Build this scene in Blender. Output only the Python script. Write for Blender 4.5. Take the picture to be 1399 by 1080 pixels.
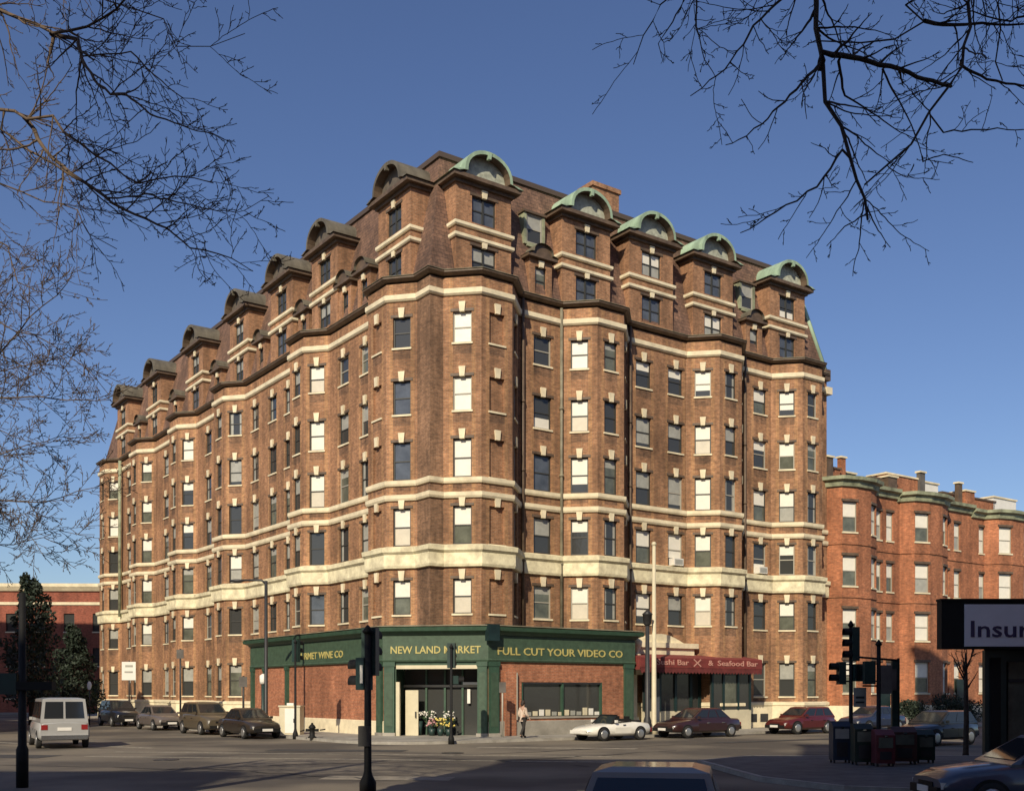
import bpy, bmesh, math, random
from mathutils import Vector, Matrix
R = math.radians
sc = bpy.context.scene
for o in list(bpy.data.objects): bpy.data.objects.remove(o)
COL = sc.collection
random.seed(7)

# ------------------------------------------------------------ camera, sky, sun
F = 1463.0; HZ = 945.0; EYE = 2.25
cam = bpy.data.objects.new('camera', bpy.data.cameras.new('camera')); COL.objects.link(cam)
cam.location = (0, 0, EYE); cam.rotation_euler = (R(90), 0, 0)
cam.data.sensor_width = 36; cam.data.lens = 36 * F / 1399
cam.data.shift_y = (HZ - 540) / 1399
cam.data.clip_end = 5000
sc.camera = cam
SUN_EL = R(33); SX, SY = -0.27, -0.963          # direction towards the sun (horizontal)
w = bpy.data.worlds.new('World'); sc.world = w; w.use_nodes = True
nt = w.node_tree; bg = nt.nodes['Background']; sky = nt.nodes.new('ShaderNodeTexSky')
sky.sky_type = 'NISHITA'; sky.sun_disc = False; sky.sun_elevation = SUN_EL
sky.sun_rotation = math.atan2(SX, SY)
sky.altitude = 0; sky.air_density = 1.0; sky.dust_density = 0.7; sky.ozone_density = 4.0
hs = nt.nodes.new('ShaderNodeHueSaturation'); hs.inputs['Saturation'].default_value = 1.04; hs.inputs['Hue'].default_value = 0.511
nt.links.new(sky.outputs[0], hs.inputs['Color']); nt.links.new(hs.outputs[0], bg.inputs[0]); bg.inputs[1].default_value = 0.102
sl = bpy.data.lights.new('sun', 'SUN'); so = bpy.data.objects.new('sun', sl); COL.objects.link(so)
sl.energy = 4.6; sl.angle = R(0.5); sl.color = (1.0, 0.87, 0.66)
sd = Vector((SX * math.cos(SUN_EL), SY * math.cos(SUN_EL), math.sin(SUN_EL)))
so.rotation_euler = sd.to_track_quat('Z', 'Y').to_euler(); so.location = (-30, -60, 60)
sc.render.engine = 'CYCLES'
sc.view_settings.view_transform = 'Standard'; sc.view_settings.look = 'None'
sc.view_settings.exposure = 0.0; sc.view_settings.gamma = 1.0
sc.render.resolution_x = 1024; sc.render.resolution_y = 790

# ------------------------------------------------------------ materials
def mat(name, col, rough=0.7, metal=0.0, vary=0.0, scale=1.5, streak=False, emit=None, spec=0.5, bump=0.0):
    m = bpy.data.materials.new(name); m.use_nodes = True
    n = m.node_tree; b = n.nodes['Principled BSDF']
    b.inputs['Base Color'].default_value = (*col, 1); b.inputs['Roughness'].default_value = rough
    b.inputs['Metallic'].default_value = metal; b.inputs['Specular IOR Level'].default_value = spec
    if vary or bump:
        tc = n.nodes.new('ShaderNodeTexCoord'); mp = n.nodes.new('ShaderNodeMapping')
        geo = n.nodes.new('ShaderNodeNewGeometry')
        n.links.new(geo.outputs['Position'], mp.inputs[0])
        if streak: mp.inputs['Scale'].default_value = (1, 1, 0.15)
        nz = n.nodes.new('ShaderNodeTexNoise'); nz.inputs['Scale'].default_value = scale
        nz.inputs['Detail'].default_value = 5; nz.inputs['Roughness'].default_value = 0.65
        n.links.new(mp.outputs[0], nz.inputs[0])
        if vary:
            cr = n.nodes.new('ShaderNodeValToRGB'); cr.color_ramp.elements[0].position = 0.3; cr.color_ramp.elements[1].position = 0.7
            cr.color_ramp.elements[0].color = (*[c * (1 - vary) for c in col], 1)
            cr.color_ramp.elements[1].color = (*[min(1, c * (1 + vary)) for c in col], 1)
            n.links.new(nz.outputs[0], cr.inputs[0]); n.links.new(cr.outputs[0], b.inputs['Base Color'])
        if bump:
            bp = n.nodes.new('ShaderNodeBump'); bp.inputs['Strength'].default_value = bump; bp.inputs['Distance'].default_value = 0.03
            n.links.new(nz.outputs[0], bp.inputs['Height']); n.links.new(bp.outputs[0], b.inputs['Normal'])
    if emit:
        b.inputs['Emission Color'].default_value = (*emit, 1); b.inputs['Emission Strength'].default_value = 1
    return m

def brick_mat(name, c1, c2, mortar, stain=0.5, sx=0.23, sy=0.075):
    m = bpy.data.materials.new(name); m.use_nodes = True
    n = m.node_tree; b = n.nodes['Principled BSDF']; b.inputs['Roughness'].default_value = 0.85
    uv = n.nodes.new('ShaderNodeUVMap'); uv.uv_map = 'UVMap'
    bt = n.nodes.new('ShaderNodeTexBrick'); bt.inputs['Scale'].default_value = 1
    bt.inputs['Brick Width'].default_value = sx; bt.inputs['Row Height'].default_value = sy
    bt.inputs['Mortar Size'].default_value = 0.011; bt.inputs['Mortar Smooth'].default_value = 0.3
    bt.inputs['Color1'].default_value = (*c1, 1); bt.inputs['Color2'].default_value = (*c2, 1); bt.inputs['Mortar'].default_value = (*mortar, 1)
    bt.inputs['Bias'].default_value = 0
    n.links.new(uv.outputs[0], bt.inputs[0])
    geo = n.nodes.new('ShaderNodeNewGeometry')
    def noise(scale, zs, detail=4):
        mp = n.nodes.new('ShaderNodeMapping'); mp.inputs['Scale'].default_value = (1, 1, zs)
        n.links.new(geo.outputs['Position'], mp.inputs[0])
        z = n.nodes.new('ShaderNodeTexNoise'); z.inputs['Scale'].default_value = scale; z.inputs['Detail'].default_value = detail
        z.inputs['Roughness'].default_value = 0.7
        n.links.new(mp.outputs[0], z.inputs[0]); return z.outputs[0]
    def ramp(src, p0, p1, v0, v1):
        r = n.nodes.new('ShaderNodeMapRange'); r.inputs[1].default_value = p0; r.inputs[2].default_value = p1
        r.inputs[3].default_value = v0; r.inputs[4].default_value = v1; n.links.new(src, r.inputs[0]); return r.outputs[0]
    def mul(a, fac):
        x = n.nodes.new('ShaderNodeMix'); x.data_type = 'RGBA'; x.blend_type = 'MULTIPLY'; x.inputs[0].default_value = 1
        n.links.new(a, x.inputs[6]); n.links.new(fac, x.inputs[7]); return x.outputs[2]
    c = bt.outputs[0]
    c = mul(c, ramp(noise(1.3, 0.12), 0.35, 0.65, 1 - stain * 0.75, 1.12))     # vertical weathering streaks
    c = mul(c, ramp(noise(0.45, 0.6, 6), 0.38, 0.62, 1 - stain * 0.6, 1.18))       # broad dirty patches
    c = mul(c, ramp(noise(4, 2.0, 7), 0.34, 0.66, 0.66, 1.28))                     # brick to brick mottling
    n.links.new(c, b.inputs['Base Color'])
    bp = n.nodes.new('ShaderNodeBump'); bp.inputs['Strength'].default_value = 0.4; bp.inputs['Distance'].default_value = 0.01
    n.links.new(bt.outputs['Fac'], bp.inputs['Height']); bp.invert = True
    n.links.new(bp.outputs[0], b.inputs['Normal'])
    return m

M = {}
M['brick'] = brick_mat('brown_brick', (.435, .203, .099), (.30, .137, .068), (.34, .24, .15), 0.48)
M['brick_dark'] = brick_mat('weathered_brick', (.34, .178, .098), (.23, .118, .068), (.28, .2, .13), 0.6)
M['brick_light'] = brick_mat('orange_quoin_brick', (.50, .25, .115), (.37, .18, .083), (.38, .26, .15), 0.45)
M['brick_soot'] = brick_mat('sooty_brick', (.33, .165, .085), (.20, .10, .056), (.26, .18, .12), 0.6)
M['brick_red'] = brick_mat('red_brick', (.52, .175, .075), (.39, .125, .056), (.33, .2, .12), 0.4)
M['brick_shop'] = brick_mat('shop_brick', (.42, .155, .075), (.32, .105, .05), (.34, .2, .13), 0.3)
M['brick_far'] = brick_mat('far_brick', (.36, .09, .05), (.28, .07, .04), (.2, .1, .07), 0.3)
M['slate'] = brick_mat('roof_slate', (.25, .14, .092), (.175, .10, .07), (.07, .045, .035), 0.5, 0.3, 0.2)
M['stone'] = mat('cream_stone', (.76, .67, .47), 0.8, vary=0.22, scale=1.2, bump=0.3)
M['stone_band'] = mat('weathered_stone_band', (.78, .69, .47), 0.85, vary=0.34, scale=1.7, bump=0.6)
M['copper'] = mat('green_copper', (.30, .41, .29), 0.65, vary=0.35, scale=1.5, streak=True)
M['copper_worn'] = mat('worn_copper', (.27, .29, .19), 0.7, vary=0.6, scale=1.1)
M['copper_dark'] = mat('dark_copper', (.13, .115, .085), 0.6, vary=0.4, scale=1.5, streak=True)
M['cornice'] = mat('dark_green_cornice', (.12, .082, .054), 0.6, vary=0.4, scale=2)
M['cornice_top'] = mat('cornice_copper', (.22, .20, .14), 0.6, vary=0.5, scale=1.2)
M['roof_edge'] = mat('roof_edge_metal', (.085, .06, .045), 0.6)
M['frame_dark'] = mat('dark_sash', (.045, .045, .04), 0.5)
M['frame_light'] = mat('pale_sash', (.38, .36, .30), 0.5)
M['glass'] = mat('window_glass', (.052, .054, .052), 0.05, spec=0.6, scale=1.6, bump=0.12)
M['glass_blue'] = mat('window_glass_blue', (.085, .098, .12), 0.06, spec=0.6, vary=0.35, scale=1.1, bump=0.12)
M['glass_green'] = mat('window_glass_green', (.12, .128, .10), 0.1, spec=0.6, vary=0.4, scale=1.3, bump=0.12)
M['blind'] = mat('white_blind', (.80, .77, .67), 0.4, vary=0.06, scale=3)
M['blind_cream'] = mat('cream_blind', (.62, .57, .46), 0.4, vary=0.08, scale=3)
M['blind_grey'] = mat('grey_blind', (.36, .36, .32), 0.3, vary=0.15, scale=3)
M['shop_green'] = mat('shop_green_paint', (.038, .082, .052), 0.5, vary=0.25, scale=3)
M['shop_green_light'] = mat('shop_sign_green', (.05, .088, .055), 0.6, vary=0.25, scale=4)
M['yellow'] = mat('yellow_letter', (.50, .43, .15), 0.5)
M['white'] = mat('white_paint', (.78, .76, .70), 0.5, vary=0.06)
M['cream_paint'] = mat('cream_paint', (.62, .56, .40), 0.5, vary=0.1)
M['black'] = mat('black_paint', (.012, .012, .012), 0.65, vary=0.3, spec=0.25)
M['iron'] = mat('dark_iron', (.03, .03, .032), 0.5, vary=0.3)
M['awning'] = mat('maroon_canvas', (.19, .035, .03), 0.8, vary=0.25, scale=3)
M['awning_dark'] = mat('dark_maroon_fringe', (.14, .026, .024), 0.85, vary=0.3, scale=3)
M['awning_text'] = mat('pink_letter', (.55, .28, .22), 0.7)
M['signal_green'] = mat('signal_dark_green', (.02, .045, .04), 0.45, vary=0.2)
M['lens'] = mat('unlit_lens', (.04, .02, .02), 0.2)
M['asphalt'] = None
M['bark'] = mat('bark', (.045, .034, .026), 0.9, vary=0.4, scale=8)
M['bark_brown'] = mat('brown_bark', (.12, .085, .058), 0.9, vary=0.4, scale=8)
M['needle'] = mat('needle_leaf', (.022, .036, .022), 0.7, vary=0.4, scale=2)
M['tyre'] = mat('tyre_rubber', (.018, .018, .018), 0.85)
M['rim'] = mat('wheel_rim', (.45, .45, .44), 0.35, metal=0.7)
M['chrome'] = mat('chrome', (.6, .6, .6), 0.2, metal=1.0)
M['car_glass'] = mat('car_glass', (.02, .024, .028), 0.05, spec=0.7)
M['lamp_glass'] = mat('headlamp', (.62, .62, .58), 0.15)
M['tail'] = mat('tail_lamp', (.25, .02, .02), 0.2)
M['skin'] = mat('skin', (.45, .28, .2), 0.6)
M['hair'] = mat('hair', (.03, .02, .015), 0.7)
M['beige'] = mat('beige_jacket', (.62, .50, .40), 0.9)
M['trouser'] = mat('dark_trousers', (.03, .027, .025), 0.9)
M['teal'] = mat('dark_teal_panel', (.012, .028, .028), 0.4, vary=0.3)
M['sign_panel'] = mat('pale_sign_panel', (.80, .80, .84), 0.6, vary=0.05)
M['sign_text'] = mat('dark_purple_letter', (.05, .035, .10), 0.5)
M['concrete'] = mat('concrete', (.30, .28, .24), 0.85, vary=0.3, scale=0.9)
M['kerb'] = mat('granite_kerb', (.33, .31, .27), 0.85, vary=0.25, scale=2)
M['paint_line'] = mat('worn_road_paint', (.36, .33, .26), 0.8, vary=0.5, scale=5)
M['tar'] = mat('grey_tar', (.12, .11, .10), 0.9, vary=0.3)
def paint(name, col, rough=0.28):
    m = mat(name, col, rough, vary=0.05, scale=2); m.node_tree.nodes['Principled BSDF'].inputs['Coat Weight'].default_value = 0.6
    m.node_tree.nodes['Principled BSDF'].inputs['Coat Roughness'].default_value = 0.08
    return m

def asphalt():
    m = bpy.data.materials.new('asphalt'); m.use_nodes = True
    n = m.node_tree; b = n.nodes['Principled BSDF']; b.inputs['Roughness'].default_value = 0.85
    geo = n.nodes.new('ShaderNodeNewGeometry')
    def nz(s, d, sc3=(1, 1, 1)):
        mp = n.nodes.new('ShaderNodeMapping'); mp.inputs['Scale'].default_value = sc3
        n.links.new(geo.outputs['Position'], mp.inputs[0])
        z = n.nodes.new('ShaderNodeTexNoise'); z.inputs['Scale'].default_value = s; z.inputs['Detail'].default_value = d
        n.links.new(mp.outputs[0], z.inputs[0]); return z
    a = nz(0.16, 4); c = nz(30, 3)
    cr = n.nodes.new('ShaderNodeValToRGB'); cr.color_ramp.elements[0].position = 0.42; cr.color_ramp.elements[1].position = 0.58
    cr.color_ramp.elements[0].color = (.115, .10, .082, 1); cr.color_ramp.elements[1].color = (.27, .232, .175, 1)
    n.links.new(a.outputs[0], cr.inputs[0])
    x = n.nodes.new('ShaderNodeMix'); x.data_type = 'RGBA'; x.blend_type = 'MULTIPLY'; x.inputs[0].default_value = 0.6
    n.links.new(cr.outputs[0], x.inputs[6]); n.links.new(c.outputs[0], x.inputs[7])
    n.links.new(x.outputs[2], b.inputs['Base Color'])
    return m
M['asphalt'] = asphalt()

# ------------------------------------------------------------ mesh helpers
class MB:
    def __init__(s): s.v = []; s.f = []; s.m = []; s.sm = []; s.mats = []
    def mi(s, m):
        if m not in s.mats: s.mats.append(m)
        return s.mats.index(m)
    def face(s, pts, m, smooth=False):
        i = len(s.v); s.v += [tuple(p) for p in pts]; s.f.append(list(range(i, i + len(pts)))); s.m.append(s.mi(m)); s.sm.append(smooth)
    def box(s, x0, x1, y0, y1, z0, z1, m, T=None):
        c = [Vector((x, y, z)) for z in (z0, z1) for y in (y0, y1) for x in (x0, x1)]
        if T: c = [T @ p for p in c]
        i = len(s.v); s.v += [tuple(p) for p in c]
        for q in ((0, 2, 3, 1), (4, 5, 7, 6), (0, 1, 5, 4), (1, 3, 7, 5), (3, 2, 6, 7), (2, 0, 4, 6)):
            s.f.append([i + k for k in q]); s.m.append(s.mi(m)); s.sm.append(False)
    def rings(s, rings, m, cap=True, smooth=True, closed=True):
        i = len(s.v); n = len(rings[0])
        for r in rings: s.v += [tuple(p) for p in r]
        for a in range(len(rings) - 1):
            for k in range(n if closed else n - 1):
                k2 = (k + 1) % n
                s.f.append([i + a * n + k, i + a * n + k2, i + (a + 1) * n + k2, i + (a + 1) * n + k]); s.m.append(s.mi(m)); s.sm.append(smooth)
        if cap:
            s.f.append([i + k for k in range(n)][::-1]); s.m.append(s.mi(m)); s.sm.append(False)
            b = i + (len(rings) - 1) * n
            s.f.append([b + k for k in range(n)]); s.m.append(s.mi(m)); s.sm.append(False)
    def tube(s, pts, rad, m, n=6, cap=True):
        pts = [Vector(p) for p in pts]
        if not hasattr(rad, '__len__'): rad = [rad] * len(pts)
        rs = []; up = Vector((0.13, 0.21, 0.97))
        for k, p in enumerate(pts):
            d = (pts[min(k + 1, len(pts) - 1)] - pts[max(k - 1, 0)])
            if d.length < 1e-7: d = Vector((0, 0, 1))
            d.normalize(); u = up if abs(d.dot(up)) < 0.95 else Vector((1, 0, 0))
            a = d.cross(u).normalized(); b = d.cross(a)
            rs.append([p + (a * math.cos(t * 2 * math.pi / n) + b * math.sin(t * 2 * math.pi / n)) * rad[k] for t in range(n)])
        s.rings(rs, m, cap)
    def lathe(s, prof, m, c=(0, 0, 0), n=12, T=None):
        rs = []
        for r, z in prof:
            ring = [Vector((c[0] + r * math.cos(t * 2 * math.pi / n), c[1] + r * math.sin(t * 2 * math.pi / n), c[2] + z)) for t in range(n)]
            rs.append([T @ p for p in ring] if T else ring)
        s.rings(rs, m, True)
    def blob(s, c, rx, ry, rz, m, n=8):
        s.lathe([(max(.001, math.sin(a * math.pi / n)) , -math.cos(a * math.pi / n)) for a in range(n + 1)], m, (0, 0, 0), n + 2,
                Matrix.Translation(c) @ Matrix.Diagonal((rx, ry, rz, 1)))
    def extrude(s, poly, d, m, smooth=False):
        d = Vector(d); a = [Vector(p) for p in poly]
        s.rings([a, [p + d for p in a]], m, True, smooth)
    def mesh(s, name):
        me = bpy.data.meshes.new(name); me.from_pydata(s.v, [], s.f)
        for m in s.mats: me.materials.append(m)
        me.polygons.foreach_set('material_index', s.m); me.polygons.foreach_set('use_smooth', s.sm)
        uv = me.uv_layers.new(name='UVMap').data; me.update()
        for p in me.polygons:
            nn = p.normal
            if abs(nn.z) < 0.8:
                t = Vector((-nn.y, nn.x, 0)).normalized()
                for li in p.loop_indices:
                    co = me.vertices[me.loops[li].vertex_index].co; uv[li].uv = (t.dot(co), co.z)
            else:
                for li in p.loop_indices:
                    co = me.vertices[me.loops[li].vertex_index].co; uv[li].uv = (co.x, co.y)
        return me
    def build(s, name, parent=None):
        return link(name, s.mesh(name), parent)
def link(name, me, parent=None, M4=None):
    o = bpy.data.objects.new(name, me); COL.objects.link(o)
    if parent: o.parent = parent
    if M4 is not None: o.matrix_local = M4
    return o
def tag(o, label, cat, group=None):
    o['label'] = label; o['category'] = cat
    if group: o['group'] = group
    return o
def thing(name, label, cat, loc=(0, 0, 0), rz=0, group=None):
    o = bpy.data.objects.new(name, None); COL.objects.link(o); o.location = loc; o.rotation_euler = (0, 0, rz)
    o.empty_display_size = 0.3
    return tag(o, label, cat, group)
def structure(o): o['kind'] = 'structure'; return o
def at(u, v, Y): return Vector(((u - 700) / F * Y, Y, EYE + (HZ - v) / F * Y))
def ground(u, v):
    Y = F * EYE / (v - HZ); return Vector(((u - 700) / F * Y, Y, 0))
def text_mesh(body, size, depth, m, width=None):
    cu = bpy.data.curves.new('letters', 'FONT'); cu.body = body; cu.size = size; cu.extrude = depth
    cu.align_x = 'CENTER'; cu.align_y = 'CENTER'; cu.resolution_u = 2; cu.offset = size * 0.012
    o = bpy.data.objects.new('letters', cu); COL.objects.link(o)
    bpy.context.view_layer.update()
    me = bpy.data.meshes.new_from_object(o.evaluated_get(bpy.context.evaluated_depsgraph_get()))
    bpy.data.objects.remove(o); bpy.data.curves.remove(cu)
    if width:
        xs = [v.co.x for v in me.vertices]; k = width / (max(xs) - min(xs)); cx = (max(xs) + min(xs)) / 2
        for v in me.vertices: v.co.x = (v.co.x - cx) * k
    me.materials.clear(); me.materials.append(m)
    return me
def text_obj(name, body, size, M4, m, parent, width=None, depth=0.012):
    # M4 frame: x along the wall, y inward, z up
    me = text_mesh(body, size, depth, m, width)
    me.transform(M4 @ Matrix.Rotation(R(90), 4, 'X')); me.update()
    return link(name, me, parent)

# ------------------------------------------------------------ facade frames
O = Vector((-3.94, 51.47)); RD = Vector((.8127, .5827)); RN = Vector((.5827, -.8127))
LD = Vector((-.5827, .8127)); LN = Vector((-.8127, -.5827))
def PR(t, off=0, z=None):
    p = O + RD * t + RN * off
    return p if z is None else Vector((p.x, p.y, z))
def PL(t, off=0, z=None):
    p = O + LD * t + LN * off
    return p if z is None else Vector((p.x, p.y, z))
def frame(p, d):      # x along d (2D), y inward (left of d), z up
    d = Vector(d).normalized()
    return Matrix(((d.x, -d.y, 0, p.x), (d.y, d.x, 0, p.y), (0, 0, 1, 0), (0, 0, 0, 1)))
def FR(t, off=0): return frame(PR(t, off), RD)
def FL(t, off=0): return frame(PL(t, off), -LD)
def offset_path(pts, d, closed=False):
    """offset a 2D path towards its right-hand (outer) side with mitred corners"""
    out = []; n = len(pts)
    for i, p in enumerate(pts):
        ns = []
        if i > 0 or closed:
            e = (p - pts[i - 1]).normalized(); ns.append(Vector((e.y, -e.x)))
        if i < n - 1 or closed:
            e = (pts[(i + 1) % n] - p).normalized(); ns.append(Vector((e.y, -e.x)))
        if len(ns) == 1: out.append(p + ns[0] * d)
        else:
            b = (ns[0] + ns[1]); b.normalize(); out.append(p + b * (d / max(.35, b.dot(ns[0]))))
    return out
def sweep(mb, pts, prof, m):
    """profile = closed list of (offset, z), swept along the path"""
    cols = [offset_path(pts, o) for o, z in prof]
    rs = [[Vector((cols[k][i].x, cols[k][i].y, prof[k][1])) for k in range(len(prof))] for i in range(len(pts))]
    mb.rings(rs, m, True, False)
def panel(mb, p0, p1, z0, z1, ops, m, depth=0.22, mrev=None, quoin=None):
    """wall rectangle from p0 to p1 with real openings (a0,a1,b0,b1[,back material]) and reveals"""
    d = (p1 - p0); L = d.length; d.normalize(); nin = Vector((-d.y, d.x))
    def P(a, z, y=0): q = p0 + d * a + nin * y; return (q.x, q.y, z)
    xs = sorted(set([0, L] + [o[0] for o in ops] + [o[1] for o in ops])); zs = sorted(set([z0, z1] + [o[2] for o in ops] + [o[3] for o in ops]))
    if quoin:
        for o in ops:
            for x in (o[0] - .2, o[1] + .2):
                if .06 < x < L - .06 and all(abs(x - q) > .05 for q in xs): xs.append(x)
        xs.sort()
        for o in ops:
            z = o[2] - .55
            if z > z0 + .05 and all(abs(z - q) > .04 for q in zs): zs.append(z)
        zs.sort()
    for i in range(len(xs) - 1):
        run = None; mm = m; cx = (xs[i] + xs[i + 1]) / 2
        if quoin and any(o[0] - .22 < cx < o[0] or o[1] < cx < o[1] + .22 for o in ops): mm = quoin
        for j in range(len(zs) - 1):
            cx, cz = (xs[i] + xs[i + 1]) / 2, (zs[j] + zs[j + 1]) / 2
            hole = any(o[0] < cx < o[1] and o[2] < cz < o[3] for o in ops)
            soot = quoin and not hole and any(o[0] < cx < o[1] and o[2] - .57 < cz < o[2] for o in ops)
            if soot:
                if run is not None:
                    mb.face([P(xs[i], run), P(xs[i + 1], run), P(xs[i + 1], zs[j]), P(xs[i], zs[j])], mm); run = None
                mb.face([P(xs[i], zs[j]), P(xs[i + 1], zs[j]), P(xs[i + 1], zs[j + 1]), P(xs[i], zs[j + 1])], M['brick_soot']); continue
            if not hole and run is None: run = zs[j]
            if run is not None and (hole or j == len(zs) - 2):
                top = zs[j] if hole else zs[j + 1]
                mb.face([P(xs[i], run), P(xs[i + 1], run), P(xs[i + 1], top), P(xs[i], top)], mm); run = None
    mr = mrev or m
    for o in ops:
        a0, a1, b0, b1 = o[:4]; dp = o[5] if len(o) > 5 else depth
        mb.face([P(a0, b0), P(a0, b1), P(a0, b1, dp), P(a0, b0, dp)], mr)
        mb.face([P(a1, b1), P(a1, b0), P(a1, b0, dp), P(a1, b1, dp)], mr)
        mb.face([P(a0, b1), P(a1, b1), P(a1, b1, dp), P(a0, b1, dp)], mr)
        mb.face([P(a1, b0), P(a0, b0), P(a0, b0, dp), P(a1, b0, dp)], mr)
        if len(o) > 4 and o[4]:
            mb.face([P(a0, b0, dp), P(a1, b0, dp), P(a1, b1, dp), P(a0, b1, dp)], o[4])

# window geometry in local coordinates: x across, y inward, z from the sill up
def win_frame(mb, w, h, m, twin=False):
    t = 0.06
    mb.box(-w/2, -w/2 + t, .10, .20, 0, h, m); mb.box(w/2 - t, w/2, .10, .20, 0, h, m)
    mb.box(-w/2 + t, w/2 - t, .10, .20, 0, t, m); mb.box(-w/2 + t, w/2 - t, .10, .20, h - t, h, m)
    mb.box(-w/2 + t, w/2 - t, .12, .19, h * .5 - .03, h * .5 + .03, m)
    if twin: mb.box(-.05, .05, .09, .195, t, h - t, m)
def win_pane(mb, w, h, var):
    t = 0.06; hm = h * .5
    kinds = {'white': ('blind', 'glass', 1.0), 'half': ('blind', 'glass_green', .52), 'dark': ('blind_grey', 'glass', .0), 'grey': ('blind_grey', 'glass', .5), 'third': ('blind', 'glass', .34), 'long': ('blind', 'glass', .74),
             'blue': ('blind', 'glass_blue', 0), 'green': ('blind_grey', 'glass_green', .25), 'two': ('blind', 'blind_grey', .5), 'low': ('glass', 'blind', .66), 'greyall': ('blind_grey', 'glass', .85), 'drapes': ('blind_grey', 'glass', -1), 'whitetwo': ('blind', 'blind_cream', .5)}
    bl, gl, drop = kinds[var]
    a, b = -w/2 + t, w/2 - t
    def sash(z0, z1, y):
        if drop < 0:
            c = w * .2
            mb.box(a, a + c, y, y + .01, z0, z1, M[bl]); mb.box(b - c * .8, b, y, y + .01, z0, z1, M[bl]); mb.box(a + c, b - c * .8, y, y + .01, z0, z1, M[gl]); return
        zc = h - drop * h
        if zc > z0: mb.box(a, b, y, y + .01, z0, min(z1, zc), M[gl])
        if zc < z1: mb.box(a, b, y, y + .01, max(z0, zc), z1, M[bl])
    sash(t, hm - .03, .155); sash(hm + .03, h - t, .145)
def win_key(mb, w, h, key_h=.45, cap=True):
    m = M['stone']
    mb.extrude([(-.12, -.10, h - .03), (.12, -.10, h - .03), (.17, -.10, h + key_h), (-.17, -.10, h + key_h)], (0, .16, 0), m)
def win_lintel(mb, w, h):
    mb.box(-w/2 - .12, w/2 + .12, -.035, .06, h - .001, h + .13, M['cornice'])
def win_sill(mb, w, h):
    mb.box(-w/2 - .06, w/2 + .06, -.06, .12, -.09, 0.0, M['stone'])
WC = {}
def wmesh(kind, w, h, var, fr):
    k = (kind, w, h, var, fr)
    if k not in WC:
        mb = MB()
        if kind == 'f': win_frame(mb, w, h, M[fr]); win_lintel(mb, w, h)
        if kind == 'p': win_pane(mb, w, h, var)
        if kind == 'k': win_key(mb, w, h)
        if kind == 's': win_sill(mb, w, h)
        WC[k] = mb.mesh({'f': 'window', 'p': 'pane', 'k': 'keystone', 's': 'sill'}[kind])
    return WC[k]

# ------------------------------------------------------------ the brick apartment building
bld = thing('apartment_building', 'large brown brick corner apartment block with cream stone bands, projecting bays and a mansard roof', 'building', (O.x, O.y, 0))
BI = Matrix.Translation((-O.x, -O.y, 0))
def bpart(mb, name, parent=None):
    o = mb.build(name, parent or bld); o.data.transform(BI); return o
ROWS = [(19.15, 20.65), (15.87, 17.53), (12.66, 14.52), (9.42, 11.27), (6.05, 7.75), (2.0, 4.05)]
LB = [3.35, 12.95, 25.3, 34.6, 44.4, 53.9]; RB = [3.0, 10.3, 19.4, 26.65]
LF = [6.56, 9.12, 16.42, 18.85, 21.67, 30.2, 39.6, 49.5]; RF = [6.8, 13.85, 16.3, 23.4]
REND = 29.72; LEND = 57.99
path = [PL(LEND)]; segs = []     # segs: (kind, side, centre t)
def addseg(p, kind, *wins): segs.append((path[-1], p, kind, wins)); path.append(p)
prev = LEND
for c in LB[::-1]:
    addseg(PL(c + 2.15), 'flatL', *[(prev - t, 1.15) for t in LF if c + 2.15 < t < prev])
    q = [PL(c + .95, 1.05), PL(c - .95, 1.05), PL(c - 2.15)]
    le = math.hypot(1.2, 1.05)
    addseg(q[0], 'hidL', (le / 2, .85)); addseg(q[1], 'frontL', (.95, .9)); addseg(q[2], 'cantL', (le / 2, .9)); prev = c - 2.15
addseg(PL(0), 'flatL')
prev = 0
for c in RB:
    addseg(PR(c - 2.25), 'flatR', *[(t - prev, 1.15) for t in RF if prev < t < c - 2.25])
    le = math.hypot(1.33, 1.33)
    addseg(PR(c - .92, 1.33), 'cantR', (le / 2, .92)); addseg(PR(c + .92, 1.33), 'frontR', (.92, .9)); addseg(PR(c + 2.25), 'hidR', (le / 2, .85)); prev = c + 2.25
addseg(PR(REND), 'flatR')
wall = MB(); WINS = []
rnd = random.Random(11)
for p0, p1, kind, wins in segs:
    ops = []; mid = (p0 + p1) / 2
    tR = (mid - O).dot(RD); tL = (mid - O).dot(LD); left = kind.endswith('L')
    for a, ww in wins:
        for ri, (z0, z1) in enumerate(ROWS):
            d = (p1 - p0).normalized(); c = p0 + d * a
            tr = (c - O).dot(RD); tl = (c - O).dot(LD)
            if ri == 5 and ((left and tl < 20) or (not left and tr < 21.0)): continue
            blind = (kind == 'frontR' and tr < 5) or (kind == 'frontL' and tl < 5 and ri < 6)
            op = (a - ww / 2, a + ww / 2, z0, z1)
            ops.append(op + (M['brick'], .13) if blind else op)
            # how large it shows from the street in front
            dep = c.y; view = Vector((c.x, c.y)).normalized(); nn = Vector((d.y, -d.x))
            vis = max(0.0, -view.dot(nn)) * ww * (z1 - z0) / dep ** 2
            WINS.append(dict(c=c, d=d, w=ww, z0=z0, h=round(z1 - z0, 3), row=ri, kind=kind, blind=blind, vis=vis, tr=tr, tl=tl))
    zb0 = 5.2 if (tL if abs(tL) > abs(tR) or left else 0) * (1 if left else 0) < 18.6 and left or (not left and tR < 11.4) else 0.0
    panel(wall, p0, p1, zb0, 22.3, ops, M['brick_dark'] if kind.startswith('flat') and not wins and mid.y < 53 else M['brick'], quoin=M['brick_light'])
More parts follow.
